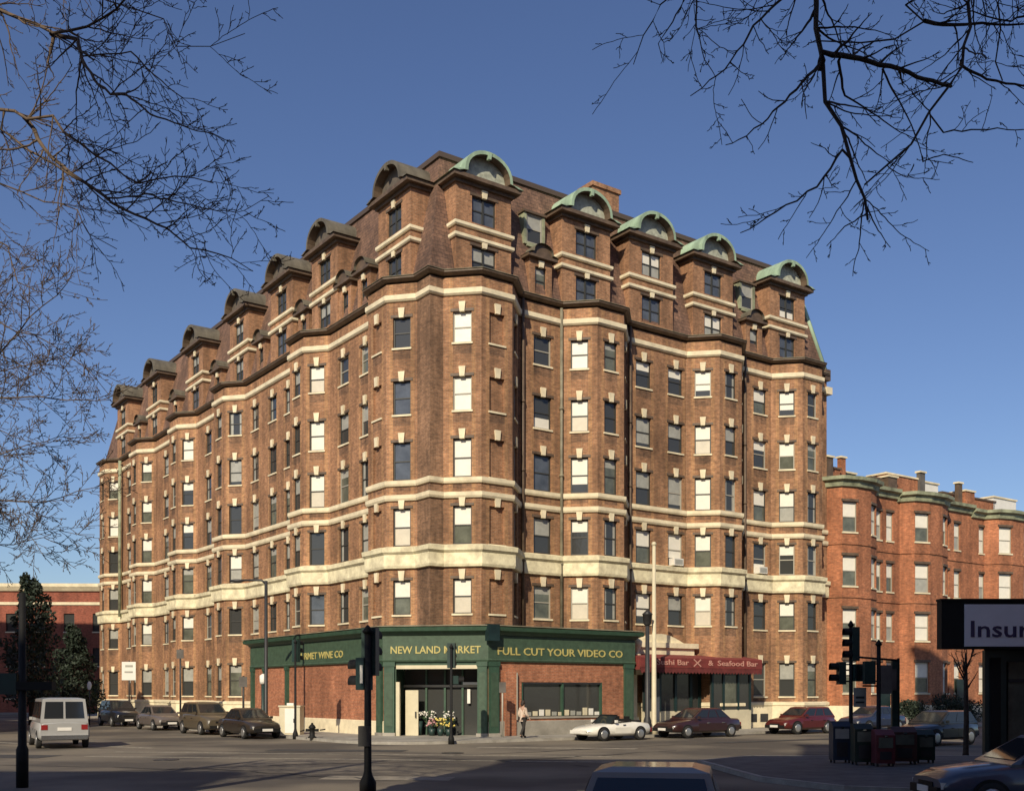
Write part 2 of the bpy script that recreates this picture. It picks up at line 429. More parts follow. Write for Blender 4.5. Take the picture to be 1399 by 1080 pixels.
# back and end walls, roof deck
cR = PR(REND); cB = cR + LD * LEND; cL = PL(LEND)
for a, b in ((cR, cB), (cB, cL)): panel(wall, a, b, 0, 22.3, [], M['brick'])
wall.face([(p.x, p.y, 22.3) for p in path] + [(cB.x, cB.y, 22.3)], M['tar'])
for k, (p, d, off) in enumerate([(PR(.0), RD, 0)]):      # corner pilaster
    pass
bpart(wall, 'wall')
# bands and cornice follow the whole outline
full = [cB] + path + [cB] if False else path
def band(name, prof, m):
    mb = MB(); sweep(mb, full, prof, m); return bpart(mb, name)
band('upper_belt_course', [(-.02, 21.40), (.08, 21.42), (.15, 21.50), (.15, 21.72), (.07, 21.76), (-.02, 21.77)], M['stone'])
band('sill_belt_course', [(-.02, 12.34), (.09, 12.36), (.13, 12.45), (.13, 12.62), (-.02, 12.65)], M['stone'])
band('thin_belt_course', [(-.02, 11.62), (.09, 11.64), (.14, 11.74), (.14, 11.92), (-.02, 11.95)], M['stone'])
band('wide_belt_course', [(-.02, 8.30), (.14, 8.32), (.18, 8.44), (.18, 8.98), (.30, 9.10), (.32, 9.32), (-.02, 9.41)], M['stone_band'])
PLINTH = ([(-.02, .0), (.16, .0), (.16, 1.42), (.22, 1.46), (.22, 1.62), (-.02, 1.68)], M['stone'])
for sub in ([p for p in path if (p - O).dot(LD) > 18.75 and (p - O).dot(RD) < 2], [p for p in path if (p - O).dot(RD) > 11.5]):
    if (sub[0] - O).dot(LD) > 5: sub = sub + [PL(18.75)]
    mb = MB(); sweep(mb, sub, PLINTH[0], PLINTH[1]); bpart(mb, 'plinth')
band('cornice', [(-.3, 22.40), (.08, 22.40), (.2, 22.46), (.26, 22.50), (.26, 22.56), (-.3, 22.57)], M['cornice'])
band('gutter', [(-.3, 22.573), (.28, 22.573), (.31, 22.60), (.28, 22.63), (-.3, 22.68)], M['cornice_top'])
# windows
def wvar(wd):
    k, row, tr, tl = wd['kind'], wd['row'], wd['tr'], wd['tl']
    x = rnd.random()
    pick = lambda *o: o[int(x * len(o)) % len(o)]
    if k == 'cantR':
        if row == 5: return 'grey'
        if tr < 3: return ['white', 'white', 'white', 'half', 'whitetwo'][row]
        if tr < 20 and row < 3: return pick('white', 'whitetwo', 'long', 'white')
        return pick('half', 'whitetwo', 'long', 'half', 'two', 'third')
    if k == 'frontR': return pick('green', 'dark', 'grey', 'drapes', 'third', 'green')
    if k == 'flatR':
        if tr < 8: return ['dark', 'low', 'blue', 'grey', 'green'][row] if row < 5 else 'dark'
        if tr > 22: return ['half', 'third', 'half', 'low', 'dark', 'dark'][row]
        return pick('half', 'grey', 'two', 'third', 'drapes', 'long', 'greyall')
    if k == 'cantL':
        if tl < 3: return ['dark', 'blue', 'blue', 'whitetwo', 'half'][row]
        if tl < 14: return ['whitetwo', 'white', 'whitetwo', 'dark', 'blue'][row]
        if row == 5: return pick('grey', 'dark', 'green')
        return pick('white', 'half', 'third', 'dark', 'grey', 'green', 'drapes', 'greyall', 'two')
    if k == 'flatL': return pick('green', 'greyall', 'dark', 'drapes', 'grey')
    return 'dark' if x < .5 else 'grey'
rest = MB()
for wd in WINS: wd['var'] = wvar(wd); wd['fr'] = 'frame_light' if rnd.random() < (.5 if wd['kind'] == 'cantR' else .2) else 'frame_dark'
order = sorted(WINS, key=lambda q: -q['vis'])
for i, wd in enumerate(order):
    Mt = frame(wd['c'], wd['d']); Mt[2][3] = wd['z0']
    kh = .45
    if i < 96:
        Ml = BI @ Mt
        if wd['blind']:
            o = link('blind_window', wmesh('k', wd['w'], wd['h'], 0, 0), bld, Ml)
            link('sill', wmesh('s', wd['w'], wd['h'], 0, 0), o)
        else:
            o = link('window', wmesh('f', wd['w'], wd['h'], 0, wd['fr']), bld, Ml)
            link('pane', wmesh('p', wd['w'], wd['h'], wd['var'], 0), o)
            if (wd['row'] == 3 and wd['kind'] == 'flatR' and (15 < wd['tr'] < 17 or wd['tr'] > 22)) or (wd['row'] == 1 and wd['kind'] == 'flatL' and 15 < wd['tl'] < 17):
                ac = MB(); ac.box(-.36, .36, -.28, .14, .02, .42, M['white']); ac.box(-.3, .3, -.29, -.28, .08, .36, M['blind_grey']); ac.build('air_conditioner', o)
            link('keystone', wmesh('k', wd['w'], wd['h'], 0, 0), o)
            if wd['row'] not in (2, 3): link('sill', wmesh('s', wd['w'], wd['h'], 0, 0), o)
    else:
        n0 = len(rest.v)
        if not wd['blind']:
            win_frame(rest, wd['w'], wd['h'], M[wd['fr']]); win_lintel(rest, wd['w'], wd['h']); win_pane(rest, wd['w'], wd['h'], wd['var'])
        win_key(rest, wd['w'], wd['h'])
        if wd['row'] not in (2, 3): win_sill(rest, wd['w'], wd['h'])
        for j in range(n0, len(rest.v)): rest.v[j] = tuple(Mt @ Vector(rest.v[j]))
ro = bpart(rest, 'smaller_windows'); ro['kind'] = 'stuff'
# mansard
ms = MB(); base = [PL(LEND), O.copy(), PR(REND), cB]
top = offset_path(base, -1.5, True); zb, zt = 22.58, 29.1
for i in range(4):
    a, b, c, d = base[i], base[(i + 1) % 4], top[(i + 1) % 4], top[i]
    ms.face([(a.x, a.y, zb), (b.x, b.y, zb), (c.x, c.y, zt), (d.x, d.y, zt)], M['slate'])
bpart(ms, 'mansard_roof')
for t_ in (22.6, 23.6): mb = MB(); mb.box(t_ - .35, t_ + .35, -.17, -.1, .45, .95, M['iron'], FR(0)); bpart(mb, 'basement_window')
rt = MB(); tt = offset_path(base, -1.35, True); ti = offset_path(base, -2.0, True)
rt.face([(p.x, p.y, zt + .12) for p in tt], M['tar'])
for i in range(4):
    a, b = tt[i], tt[(i + 1) % 4]; c, d = top[(i + 1) % 4], top[i]
    rt.face([(a.x, a.y, zt - .14), (b.x, b.y, zt - .14), (b.x, b.y, zt + .12), (a.x, a.y, zt + .12)], M['roof_edge'])
    rt.face([(d.x, d.y, zt - .13), (c.x, c.y, zt - .13), (b.x, b.y, zt - .14), (a.x, a.y, zt - .14)], M['roof_edge'])
bpart(rt, 'roof_deck')
hip = MB(); a, b = base[2], top[2]
hip.tube([(a.x, a.y, zb), (b.x, b.y, zt)], .15, M['copper'], 6)
a2 = PR(REND, .25); hip.box(-.35, .15, -.2, .6, 22.2, 22.9, M['cornice'], FR(REND))
hip.box(-.25, .25, -.3, .3, 21.3, 21.75, M['stone'], FR(REND - .05)); bpart(hip, 'hip_flashing')
# dormers
def arch(hw, flare, z0, h, n=14):
    pts = []
    for i in range(n + 1):
        a = math.pi * i / n; pts.append((-hw * math.cos(a), z0 + .12 + (h - .12) * math.sin(a) ** .85))
    return [(-hw - flare, z0)] + [(-hw - flare * .45, z0 + .10)] + pts + [(hw + flare * .45, z0 + .10), (hw + flare, z0)]
def dormer(Mt, cop, dark):
    mb = MB(); w = 3.3
    p0 = (Mt @ Vector((-w/2, 0, 0))).to_2d(); p1 = (Mt @ Vector((w/2, 0, 0))).to_2d(); q0 = (Mt @ Vector((-w/2, 2.6, 0))).to_2d(); q1 = (Mt @ Vector((w/2, 2.6, 0))).to_2d()
    ops = [(w/2 - .72, w/2 + .72, 22.85, 24.28), (w/2 - .72, w/2 + .72, 25.42, 26.75)]
    panel(mb, p0, p1, 22.58, 27.35, ops, M['brick']); panel(mb, q0, p0, 22.58, 27.35, [], M['brick']); panel(mb, p1, q1, 22.58, 27.35, [], M['brick'])
    d = bpart(mb, 'dormer')
    for z in (24.5, 25.08):
        st = MB(); sweep(st, [q0, p0, p1, q1], [(-.02, z), (.08, z), (.13, z + .06), (.13, z + .2), (-.02, z + .24)], M['stone']); bpart(st, 'stone_course', d)
    for z, h in ((22.85, 1.43), (25.42, 1.33)):
        wm = MB(); n0 = 0; win_frame(wm, 1.44, h, M['frame_dark'], True); win_pane(wm, 1.44, h, rnd.choice(['grey', 'blue', 'two', 'blue', 'low']) if not dark else rnd.choice(['dark', 'blue', 'grey']))
        win_key(wm, 1.44, h, .36); win_lintel(wm, 1.44, h)
        for j in range(n0, len(wm.v)):
            v = Vector(wm.v[j]); v.z += z; wm.v[j] = tuple(Mt @ v)
        bpart(wm, 'window', d)
    hd = MB()
    hd.box(-w/2 - .35, w/2 + .35, -.42, 2.6, 27.33, 27.52, M['cornice'], Mt)
    hd.box(-w/2 - .12, w/2 + .12, -.14, 2.6, 27.16, 27.33, M['cornice'], Mt)
    o_ = arch(1.42, .68, 27.52, 1.36); i_ = arch(1.26, .5, 27.52, 1.18)
    def X(p, y): return Mt @ Vector((p[0], y, p[1]))
    n = len(o_)
    for i in range(n - 1):
        for (A, B, y0, y1) in ((o_, o_, -.5, 2.9),):
            hd.face([X(A[i], y0), X(A[i + 1], y0), X(A[i + 1], y1), X(A[i], y1)], cop, True)
        hd.face([X(i_[i], -.5), X(i_[i + 1], -.5), X(o_[i + 1], -.5), X(o_[i], -.5)], cop)
        hd.face([X(i_[i + 1], -.5), X(i_[i], -.5), X(i_[i], -.02), X(i_[i + 1], -.02)], M['cornice'])
    hd.extrude([X((-.07, 28.5), -.54), X((.07, 28.5), -.54), X((.13, 28.84), -.54), X((-.13, 28.84), -.54)], Mt.to_3x3() @ Vector((0, .2, 0)), cop)
    bpart(hd, 'hood', d)
    pd = MB(); pd.face([X(p, -.02) for p in i_][::-1], M['pediment_shaded'] if dark else M['pediment'])
    bpart(pd, 'pediment', d)
M['pediment'] = mat('pediment_panel', (.40, .42, .34), 0.7, vary=0.35, scale=4)
M['pediment_shaded'] = mat('shaded_pediment_panel', (.12, .10, .08), 0.7, vary=0.3, scale=4)  # left pediments: shade under the hood overhang is put into the colour
for t in (3.1, 9.7, 14.4, 19.3, 25.85): dormer(FR(t, .05), M['copper'], False)
for t in (3.4, 11.4, 17.4, 24.3, 32.8, 42.4, 51.2): dormer(FL(t, .05), M['copper_dark'], True)
def small_dormer(Mt, var, up=True):
    mb = MB(); w = 1.45
    P = lambda x, y: (Mt @ Vector((x, y, 0))).to_2d()
    panel(mb, P(-w/2, .03), P(w/2, .03), 22.58, 24.6, [(w/2 - .36, w/2 + .36, 22.85, 24.2)], M['brick'])
    panel(mb, P(-w/2, 1.2), P(-w/2, .03), 22.58, 24.6, [], M['brick']); panel(mb, P(w/2, .03), P(w/2, 1.2), 22.58, 24.6, [], M['brick'])
    d = bpart(mb, 'small_dormer')
    wm = MB(); win_frame(wm, .72, 1.35, M['frame_dark']); win_pane(wm, .72, 1.35, var); win_key(wm, .72, 1.35, .3)
    wm.v = [tuple(Mt @ (Vector(v) + Vector((0, .03, 22.85)))) for v in wm.v]; bpart(wm, 'window', d)
    hd = MB(); a_ = arch(.62, .35, 24.72, .62, 10)
    X = lambda p, y: Mt @ Vector((p[0], y, p[1]))
    hd.box(-w/2 - .22, w/2 + .22, -.22, 1.3, 24.58, 24.72, M['cornice'], Mt)
    for i in range(len(a_) - 1): hd.face([X(a_[i], -.28), X(a_[i + 1], -.28), X(a_[i + 1], 1.5), X(a_[i], 1.5)], M['copper_dark'], True)
    hd.face([X(p, -.12) for p in a_][::-1], M['cornice'])
    bpart(hd, 'hood', d)
    if up:
        ub = MB(); ub.box(-.75, .75, .48, 1.6, 27.12, 27.24, M['cornice'], Mt)
        for sx in (-1, 1): ub.box(sx * .6 - .08, sx * .6 + .08, .56, 1.5, 25.5, 27.12, M['copper_worn'], Mt)
        ub.box(-.5, .5, .55, 1.4, 25.4, 25.6, M['copper_worn'], Mt)
        n0 = len(ub.v); win_frame(ub, 1.0, 1.5, M['frame_light']); win_pane(ub, 1.0, 1.5, 'grey')
        for j in range(n0, len(ub.v)): ub.v[j] = tuple(Mt @ (Vector(ub.v[j]) + Vector((0, .50, 25.6))))
        bpart(ub, 'attic_window')
for t, v in ((6.7, 'green'), (22.9, 'grey')): small_dormer(FR(t), v)
for t in (6.8, 9.0, 14.4, 20.8, 28.5, 37.4, 46.6): small_dormer(FL(t), 'dark', False)
# chimney, downspouts
ch = MB()
Tc = FR(14.2, -4.2); ch.box(-1.0, 1.0, -.6, .6, 28.5, 31.6, M['brick'], Tc); ch.box(-1.1, 1.1, -.7, .7, 31.6, 31.85, M['brick'], Tc); bpart(ch, 'chimney')
for t, off, m in ((7.95, .12, 'cornice_top'), (5.45, .12, 'cornice'), (12.75, .12, 'cornice'), (21.95, .12, 'cornice')):
    mb = MB(); mb.tube([PR(t, off, 5.5 if t < 12 else .5), PR(t, off, 22.3)], .085, M[m], 8)
    for z in (8.9, 13.5, 17): mb.tube([PR(t, off, z), PR(t, off, z + .12)], .12, M[m], 8)
    bpart(mb, 'downspout')
mb = MB(); mb.tube([PL(51.2, .3, 8.8), PL(51.2, .3, 22.3)], .15, M['copper_worn'], 8); bpart(mb, 'downspout')
# entrance portico, shopfront under the awning
po = MB()
Tp = FR(0)
for t in (12.55, 16.9): po.box(t - .32, t + .32, -.55, .2, 0, 4.15, M['stone'], Tp); po.box(t - .4, t + .4, -.62, .2, 0, .9, M['stone'], Tp); po.box(t - .4, t + .4, -.63, .2, 4.15, 4.35, M['stone'], Tp)
po.box(12.0, 17.4, -.75, .2, 4.72, 5.0, M['stone'], Tp); po.box(12.2, 17.2, -.6, .2, 4.35, 4.72, M['stone'], Tp)
po.extrude([Tp @ Vector((12.9 + i * .36, -.5, 5.0 + .5 * math.sin(math.pi * i / 10))) for i in range(11)], Tp.to_3x3() @ Vector((0, .6, 0)), M['stone'])
bpart(po, 'entrance_portico')
ur = MB(); q = PR(12.4, 1.0); ur.lathe([(.22, 4.2), (.26, 4.3), (.12, 4.4), (.3, 4.75), (.33, 5.0), (.2, 5.15), (.1, 5.4)], M['stone'], (q.x, q.y, 0)); ur.box(-.25, .25, -.25, .25, 3.2, 4.2, M['stone'], frame(q, RD)); bpart(ur, 'urn')
sf = MB(); Ts = FR(0, 1.5)
sf.box(17.6, 20.9, -.02, .1, .0, 1.25, M['cream_paint'], Ts); sf.box(13.2, 17.6, .8, .95, .0, 1.2, M['cream_paint'], Ts)
sf.box(13.2, 17.6, .82, .9, 1.2, 3.9, M['glass'], Ts); sf.box(17.6, 20.9, 0, .08, 1.25, 3.9, M['glass'], Ts)
for t in (13.3, 14.4, 15.6, 16.8, 17.5): sf.box(t - .09, t + .09, .74, .88, 1.2, 3.9, M['teal'], Ts)
for t in (17.7, 18.6, 19.8, 20.8): sf.box(t - .07, t + .07, -.06, .04, 1.25, 3.9, M['teal'], Ts)
sf.box(18.7, 19.6, -.03, -.005, 1.5, 3.2, M['glass_green'], Ts); sf.box(13.9, 14.3, .7, .8, .1, 3.0, M['glass_blue'], Ts)
bpart(sf, 'restaurant_front')
# awning (hangs from the wall)
aw = thing('awning', 'long maroon canvas restaurant awning with pale lettering beside the green corner shop', 'awning', PR(16.4, 0, 0))
AI = Matrix.Translation(-aw.location)
mb = MB(); Ta = FR(0)
sec = [(-.1, 4.42), (-2.0, 4.14), (-2.06, 4.10), (-2.06, 3.58), (-2.02, 3.58), (-2.02, 4.05), (-.1, 4.32)]
mb.rings([[Ta @ Vector((t, y, z)) for y, z in sec] for t in (11.75, 13, 14.5, 16, 17.5, 19, 20.2, 21.25)], M['awning'], True, False)
mb.face([Ta @ Vector(p) for p in ((11.76, -.1, 4.3), (11.76, -2.0, 4.05), (11.76, -2.0, 3.45), (11.76, -.1, 3.45))], M['awning'])
mb.face([Ta @ Vector(p) for p in ((21.24, -.1, 4.3), (21.24, -2.0, 4.05), (21.24, -2.0, 3.45), (21.24, -.1, 3.45))], M['awning'])
o = mb.build('canopy', aw); o.data.transform(AI)
mb = MB(); pts_ = []
for i in range(38 * 4 + 1):
    t = 11.75 + 9.5 * i / 152; pts_.append((t, 3.36 - .10 * abs(math.sin(math.pi * i / 4))))
for i in range(len(pts_) - 1):
    (ta, za), (tb, zb_) = pts_[i], pts_[i + 1]
    mb.face([Ta @ Vector(p) for p in ((ta, -2.045, za), (tb, -2.045, zb_), (tb, -2.045, 3.6), (ta, -2.045, 3.6))], M['awning_dark'])
o = mb.build('valance', aw); o.data.transform(AI)
mb = MB()
for a_ in (35, -35): mb.box(-.34, .34, -.012, 0, -.035, .035, M['awning_text'], Ta @ Matrix.Translation((15.95, -2.07 - .004 * (a_ > 0), 3.86)) @ Matrix.Rotation(R(a_), 4, 'Y'))
o = mb.build('emblem', aw); o.data.transform(AI)
for body, t, wd_, sz in (('Sushi Bar', 14.1, 2.4, .42), ('&', 17.0, .4, .42), ('Seafood Bar', 19.2, 3.3, .42)):
    text_obj('lettering', body, sz, AI @ frame(PR(t, 2.075), RD) @ Matrix.Translation((0, 0, 3.86)), M['awning_text'], aw, wd_)
mb = MB()
for t in (11.9, 16.3, 21.1): mb.tube([PR(t, 2.0, 3.5), PR(t, .1, 3.7)], .03, M['iron'], 6)
o = mb.build('bracket', aw); o.data.transform(AI)

# ------------------------------------------------------------ green corner shop
shop = thing('corner_shop', 'one storey green fronted corner shop with yellow lettering and orange brick panels', 'shop', (O.x, O.y, 0))
SL = PL(2.02, 1.4); SR = PR(2.22, 1.68); LE = PL(18.7, 1.4); RE = PR(11.52, 1.68)
spath = [PL(18.7, 0), LE, SL, SR, RE, PR(11.52, 0)]
def spart(mb, name, parent=None):
    o = mb.build(name, parent or shop); o.data.transform(BI); return o
cl = MB()
LT = (SL - LE).length; RT = (RE - SR).length; CT = (SR - SL).length
panel(cl, spath[0], LE, 0, 5.0, [], M['brick_shop'])
panel(cl, LE, SL, 0, 5.0, [], M['brick_shop'])
panel(cl, SL, SR, 0, 5.0, [(.62, CT - .5, 0.01, 3.55)], M['shop_green'], 1.6, M['shop_green'])
panel(cl, SR, RE, 0, 5.0, [(2.0, 7.2, 1.05, 2.75, None)], M['brick_shop'], .25)
panel(cl, RE, spath[5], 0, 5.0, [], M['shop_green'])
spart(cl, 'wall')
mb = MB(); mb.face([(p.x, p.y, 5.38) for p in spath], M['tar']); spart(mb, 'flat_roof')
mb = MB(); sweep(mb, spath, [(-.02, 4.98), (.12, 5.0), (.22, 5.12), (.42, 5.2), (.46, 5.36), (.36, 5.43), (-.3, 5.44)], M['shop_green']); spart(mb, 'cornice')
mb = MB(); sweep(mb, offset_path(spath, .45), [(-.3, 5.445), (.03, 5.425), (.03, 5.46), (-.3, 5.50)], M['cornice_top']); spart(mb, 'cornice_flashing')
mb = MB(); sweep(mb, spath, [(-.02, 3.72), (.10, 3.72), (.14, 3.80), (.09, 3.86), (.09, 4.98), (-.02, 4.98)], M['shop_green_light']); fas = spart(mb, 'fascia')
mb = MB(); sweep(mb, [LE, SL], [(-.02, 0), (.05, 0), (.05, .82), (-.02, .86)], M['stone']); spart(mb, 'stone_base'); mb = MB(); sweep(mb, [SR, RE], [(-.02, 0), (.05, 0), (.05, .82), (-.02, .86)], M['concrete'])
spart(mb, 'stone_base')
def pier(Mt, x, w, m='shop_green'):
    mb = MB(); mb.box(x - w/2, x + w/2, -.14, .12, .28, 3.72, M[m], Mt); mb.box(x - w/2 - .05, x + w/2 + .05, -.19, .12, 0, .28, M['concrete'], Mt)
    mb.box(x - w/2 - .04, x + w/2 + .04, -.17, .12, 3.5, 3.718, M[m], Mt); mb.box(x - w/2 + .08, x + w/2 - .08, -.155, .1, .6, 3.2, M['shop_green_light'], Mt); spart(mb, 'pier')
TLs = frame(LE, SL - LE); TCs = frame(SL, SR - SL); TRs = frame(SR, RE - SR)
pier(TLs, .25, .4); pier(TLs, 2.1, .3); pier(TLs, LT - 13.36 + 2.02 + 0, .34); pier(TLs, LT - .3, .5)
pier(TCs, .3, .52); pier(TCs, CT - .26, .46); pier(TRs, .3, .55); pier(TRs, RT - .35, .6)
for Tm, x in ((TRs, 0.02),):
    mb = MB(); mb.box(-.3, .35, -.5, -.2, 4.7, 5.5, M['teal'], Tm); spart(mb, 'corner_bracket')
TI = BI
text_obj('lettering', 'GOURMET WINE CO', .52, TI @ TLs @ Matrix.Translation((LT - 7.3, -.105, 4.22)), M['yellow'], fas, 6.2)
text_obj('lettering', 'NEW LAND MARKET', .50, TI @ TCs @ Matrix.Translation((CT / 2 + .02, -.105, 4.28)), M['yellow'], fas, CT - .7)
text_obj('lettering', 'FULL CUT YOUR VIDEO CO', .52, TI @ TRs @ Matrix.Translation((RT / 2 - .15, -.105, 4.22)), M['yellow'], fas, RT - 1.3)
# entrance recess: back wall of glass, door leaves, transom
mb = MB(); a0, a1 = .62, CT - .5
mb.box(a0, a1, 1.5, 1.6, 0, 3.55, M['glass'], TCs); spart(mb, 'shop_window')
mb = MB()
for x in (a0 + 1.15, a0 + 2.1, a0 + 3.0): mb.box(x - .05, x + .05, 1.38, 1.498, 0, 3.5, M['shop_green'], TCs)
mb.box(a0, a1, 1.36, 1.497, 2.5, 2.62, M['frame_light'], TCs); mb.box(a0, a1, -.02, .08, 3.38, 3.56, M['cream_paint'], TCs); spart(mb, 'window_bars')
mb = MB(); mb.box(a0 + .0, a0 + .18, -.05, .15, .05, 2.75, M['cream_paint'], TCs); mb.box(a0 + .3, a0 + .95, .6, .66, .05, 2.35, M['cream_paint'], TCs)
mb.box(a0 + .8, a0 + .86, .52, .598, 1.0, 1.3, M['iron'], TCs); spart(mb, 'door')
mb = MB(); mb.box(a1 - 1.0, a1 - .1, 1.2, 1.35, 2.62, 2.75, M['white'], TCs); mb.box(a1 - .8, a1 - .65, 1.3, 1.37, 1.7, 2.4, M['white'], TCs); spart(mb, 'poster')
# display window on the right shopfront
mb = MB(); mb.box(2.0, 7.2, .16, .2, 1.05, 2.75, M['glass'], TRs); spart(mb, 'display_window')
mb = MB()
for x in (2.05, 4.6, 7.15): mb.box(x - .05, x + .05, .02, .158, 1.05, 2.75, M['shop_green'], TRs)
mb.box(1.9, 7.3, -.06, .16, .95, 1.05, M['concrete'], TRs); mb.box(2.1, 7.1, .02, .158, 2.66, 2.75, M['iron'], TRs); spart(mb, 'window_frame')
mb = MB(); rr = random.Random(3)
for i in range(12):
    x = 2.4 + i * .4; mb.box(x, x + .25, .08, .155, 1.08, 1.2 + rr.random() * .3, M[rr.choice(['white', 'blind_grey', 'tail', 'cream_paint'])], TRs)
spart(mb, 'window_display')
mb = MB(); mb.box(1.6, 1.66, -.16, -.1, .9, 3.2, M['frame_light'], TRs); mb.box(.95, 1.6, -.13, -.02, .1, 3.3, M['brick_shop'], TRs); spart(mb, 'brick_pilaster')

# ------------------------------------------------------------ neighbouring houses
def bow_house(name, label, c, t0, t1, H, bowc, bw, winspec, flat, vseed, roofbits):
    h = thing(name, label, 'house', PR(c, 0, 0), 0, 'brownstone row houses beyond the apartment block')
    HI = Matrix.Translation(-h.location); rr = random.Random(vseed)
    def hp(mb, nm, par=None): o = mb.build(nm, par or h); o.data.transform(HI); return o
    pts = [PR(t0)]; n = 5; dep = 1.25
    arc = []
    for i in range(n + 1):
        a = math.pi * (1 - i / n); arc.append(PR(bowc - bw * -math.cos(a) * -1 if False else bowc + bw * math.cos(a), dep * math.sin(a) ** .7))
    pts = [PR(t0)] + arc + [PR(t1)]
    wl = MB(); wi = []
    rows = [(2.2, 4.3), (5.75, 7.6), (9.05, 11.0), (12.5, 14.45)]
    for i in range(len(pts) - 1):
        p0, p1 = pts[i], pts[i + 1]; L = (p1 - p0).length; ops = []
        if L < .15: 
            continue
        if 1 <= i <= n:
            if i - 1 in winspec:
                ww = min(winspec[i - 1], L - .08); ops = [(L/2 - ww/2, L/2 + ww/2, a, b) for a, b in rows]
        elif L > 1.0:
            t_a = t0 if i == 0 else bowc + bw
            for t in flat:
                if t_a + .5 < t < t_a + L - .3: ops += [(t - t_a - .38, t - t_a + .38, a, b) for a, b in rows]
        d = (p1 - p0).normalized()
        for op in ops: wi.append((p0 + d * (op[0] + op[1]) / 2, d, op[1] - op[0], op[2], op[3] - op[2]))
        panel(wl, p0, p1, 0, H, ops, M['brick_red'])
    bL, bR = PR(t0, -11), PR(t1, -11)
    panel(wl, PR(t1), bR, 0, H, [], M['brick_red']); panel(wl, bL, PR(t0), 0, H, [], M['brick_red'])
    wl.face([(p.x, p.y, H) for p in pts] + [(bR.x, bR.y, H), (bL.x, bL.y, H)], M['tar']); hp(wl, 'wall')
    mb = MB(); sweep(mb, pts, [(-.02, H - .55), (.14, H - .5), (.2, H - .2), (.42, H - .1), (.44, H + .12), (-.2, H + .16)], M['copper_worn']); hp(mb, 'cornice')
    for z in (8.3, 11.7):
        mb = MB(); sweep(mb, pts, [(-.02, z), (.06, z), (.06, z + .18), (-.02, z + .2)], M['brick_red']); hp(mb, 'string_course')
    mb = MB(); sweep(mb, pts, [(-.02, 0), (.15, 0), (.15, 1.3), (-.02, 1.4)], M['stone']); hp(mb, 'stone_base')
    for c_, d_, w_, z_, h_ in wi:
        Mt = frame(c_, d_); Mt[2][3] = z_
        fm = MB(); win_frame(fm, w_, h_, M['frame_light']); fm.box(-w_/2 - .08, w_/2 + .08, -.06, .1, h_, h_ + .16, M['cornice']); fm.box(-w_/2 - .06, w_/2 + .06, -.06, .1, -.1, 0, M['stone'])
        fm.v = [tuple(Mt @ Vector(v)) for v in fm.v]; fo = hp(fm, 'window')
        pm = MB(); win_pane(pm, w_, h_, rr.choice(['white', 'white', 'half', 'two', 'half'])); pm.v = [tuple(Mt @ Vector(v)) for v in pm.v]; hp(pm, 'pane', fo)
    Tm = FR(0)
    for (t, y, hw, hd_, hh, mm) in roofbits: mb = MB(); mb.box(t - hw, t + hw, y, y + hd_, H + .01, H + hh, M[mm], Tm); mb.box(t - hw - .08, t + hw + .08, y - .08, y + hd_ + .08, H + hh, H + hh + .12, M['stone'] if hh > 1.2 else M['cornice'], Tm); hp(mb, 'chimney')
    # stoop
    mb = MB(); ts = t1 - 1.5; nst = 5
    for i in range(5): mb.box(ts - .7, ts + .7, -2.4 + i * .4, -.02, i * .2 + .001 * i, (i + 1) * .2, M['concrete'], Tm)
    mb.box(ts - .55, ts + .55, -.16, -.025, 1.0, 3.2, M['teal'], Tm); hp(mb, 'stoop')
    return h
bow_house('row_house', 'red brick bow fronted row house against the right end of the apartment block', 33, 29.95, 37.2, 15.9, 31.95, 2.2, {1: 1.3, 3: .9}, [35.1, 36.4], 5,
          [(31.2, 1, 1.2, 1.5, 1.1, 'brick_red'), (34.2, 2, 1.2, 1.2, 1.3, 'tar'), (30.6, .4, .3, .3, 1.6, 'cornice'), (35.9, .8, .5, 1, .9, 'white'), (33.0, 1.2, .25, .3, 2.0, 'brick_red')])
bow_house('row_house', 'second red brick bow fronted row house, the middle one of the row', 41, 37.2, 46.2, 15.75, 39.9, 2.4, {1: 1.3, 3: .85}, [43.0, 44.4], 6,
          [(39.6, 1, 2.2, 1.5, 1.6, 'brick_red'), (42.8, 1, .8, 1.4, 1.5, 'white'), (37.6, .6, .5, 1, 1.3, 'cornice'), (41.4, .8, .3, .3, 2.1, 'tar'), (44.8, 1, .7, .8, 1.0, 'brick_red'), (45.8, .6, .25, .3, 1.8, 'cornice')])
bow_house('row_house', 'farthest red brick bow fronted row house at the right edge of the photo', 51, 46.2, 56, 15.55, 50.4, 2.5, {1: 1.3, 3: .9}, [47.6, 48.4], 8,
          [(46.9, .5, .6, 1.2, 1.5, 'brick_red'), (49.5, 1, 1.6, 1.4, 1.2, 'brick_red'), (52.5, 1, 1.6, 1.4, 1.6, 'white')])
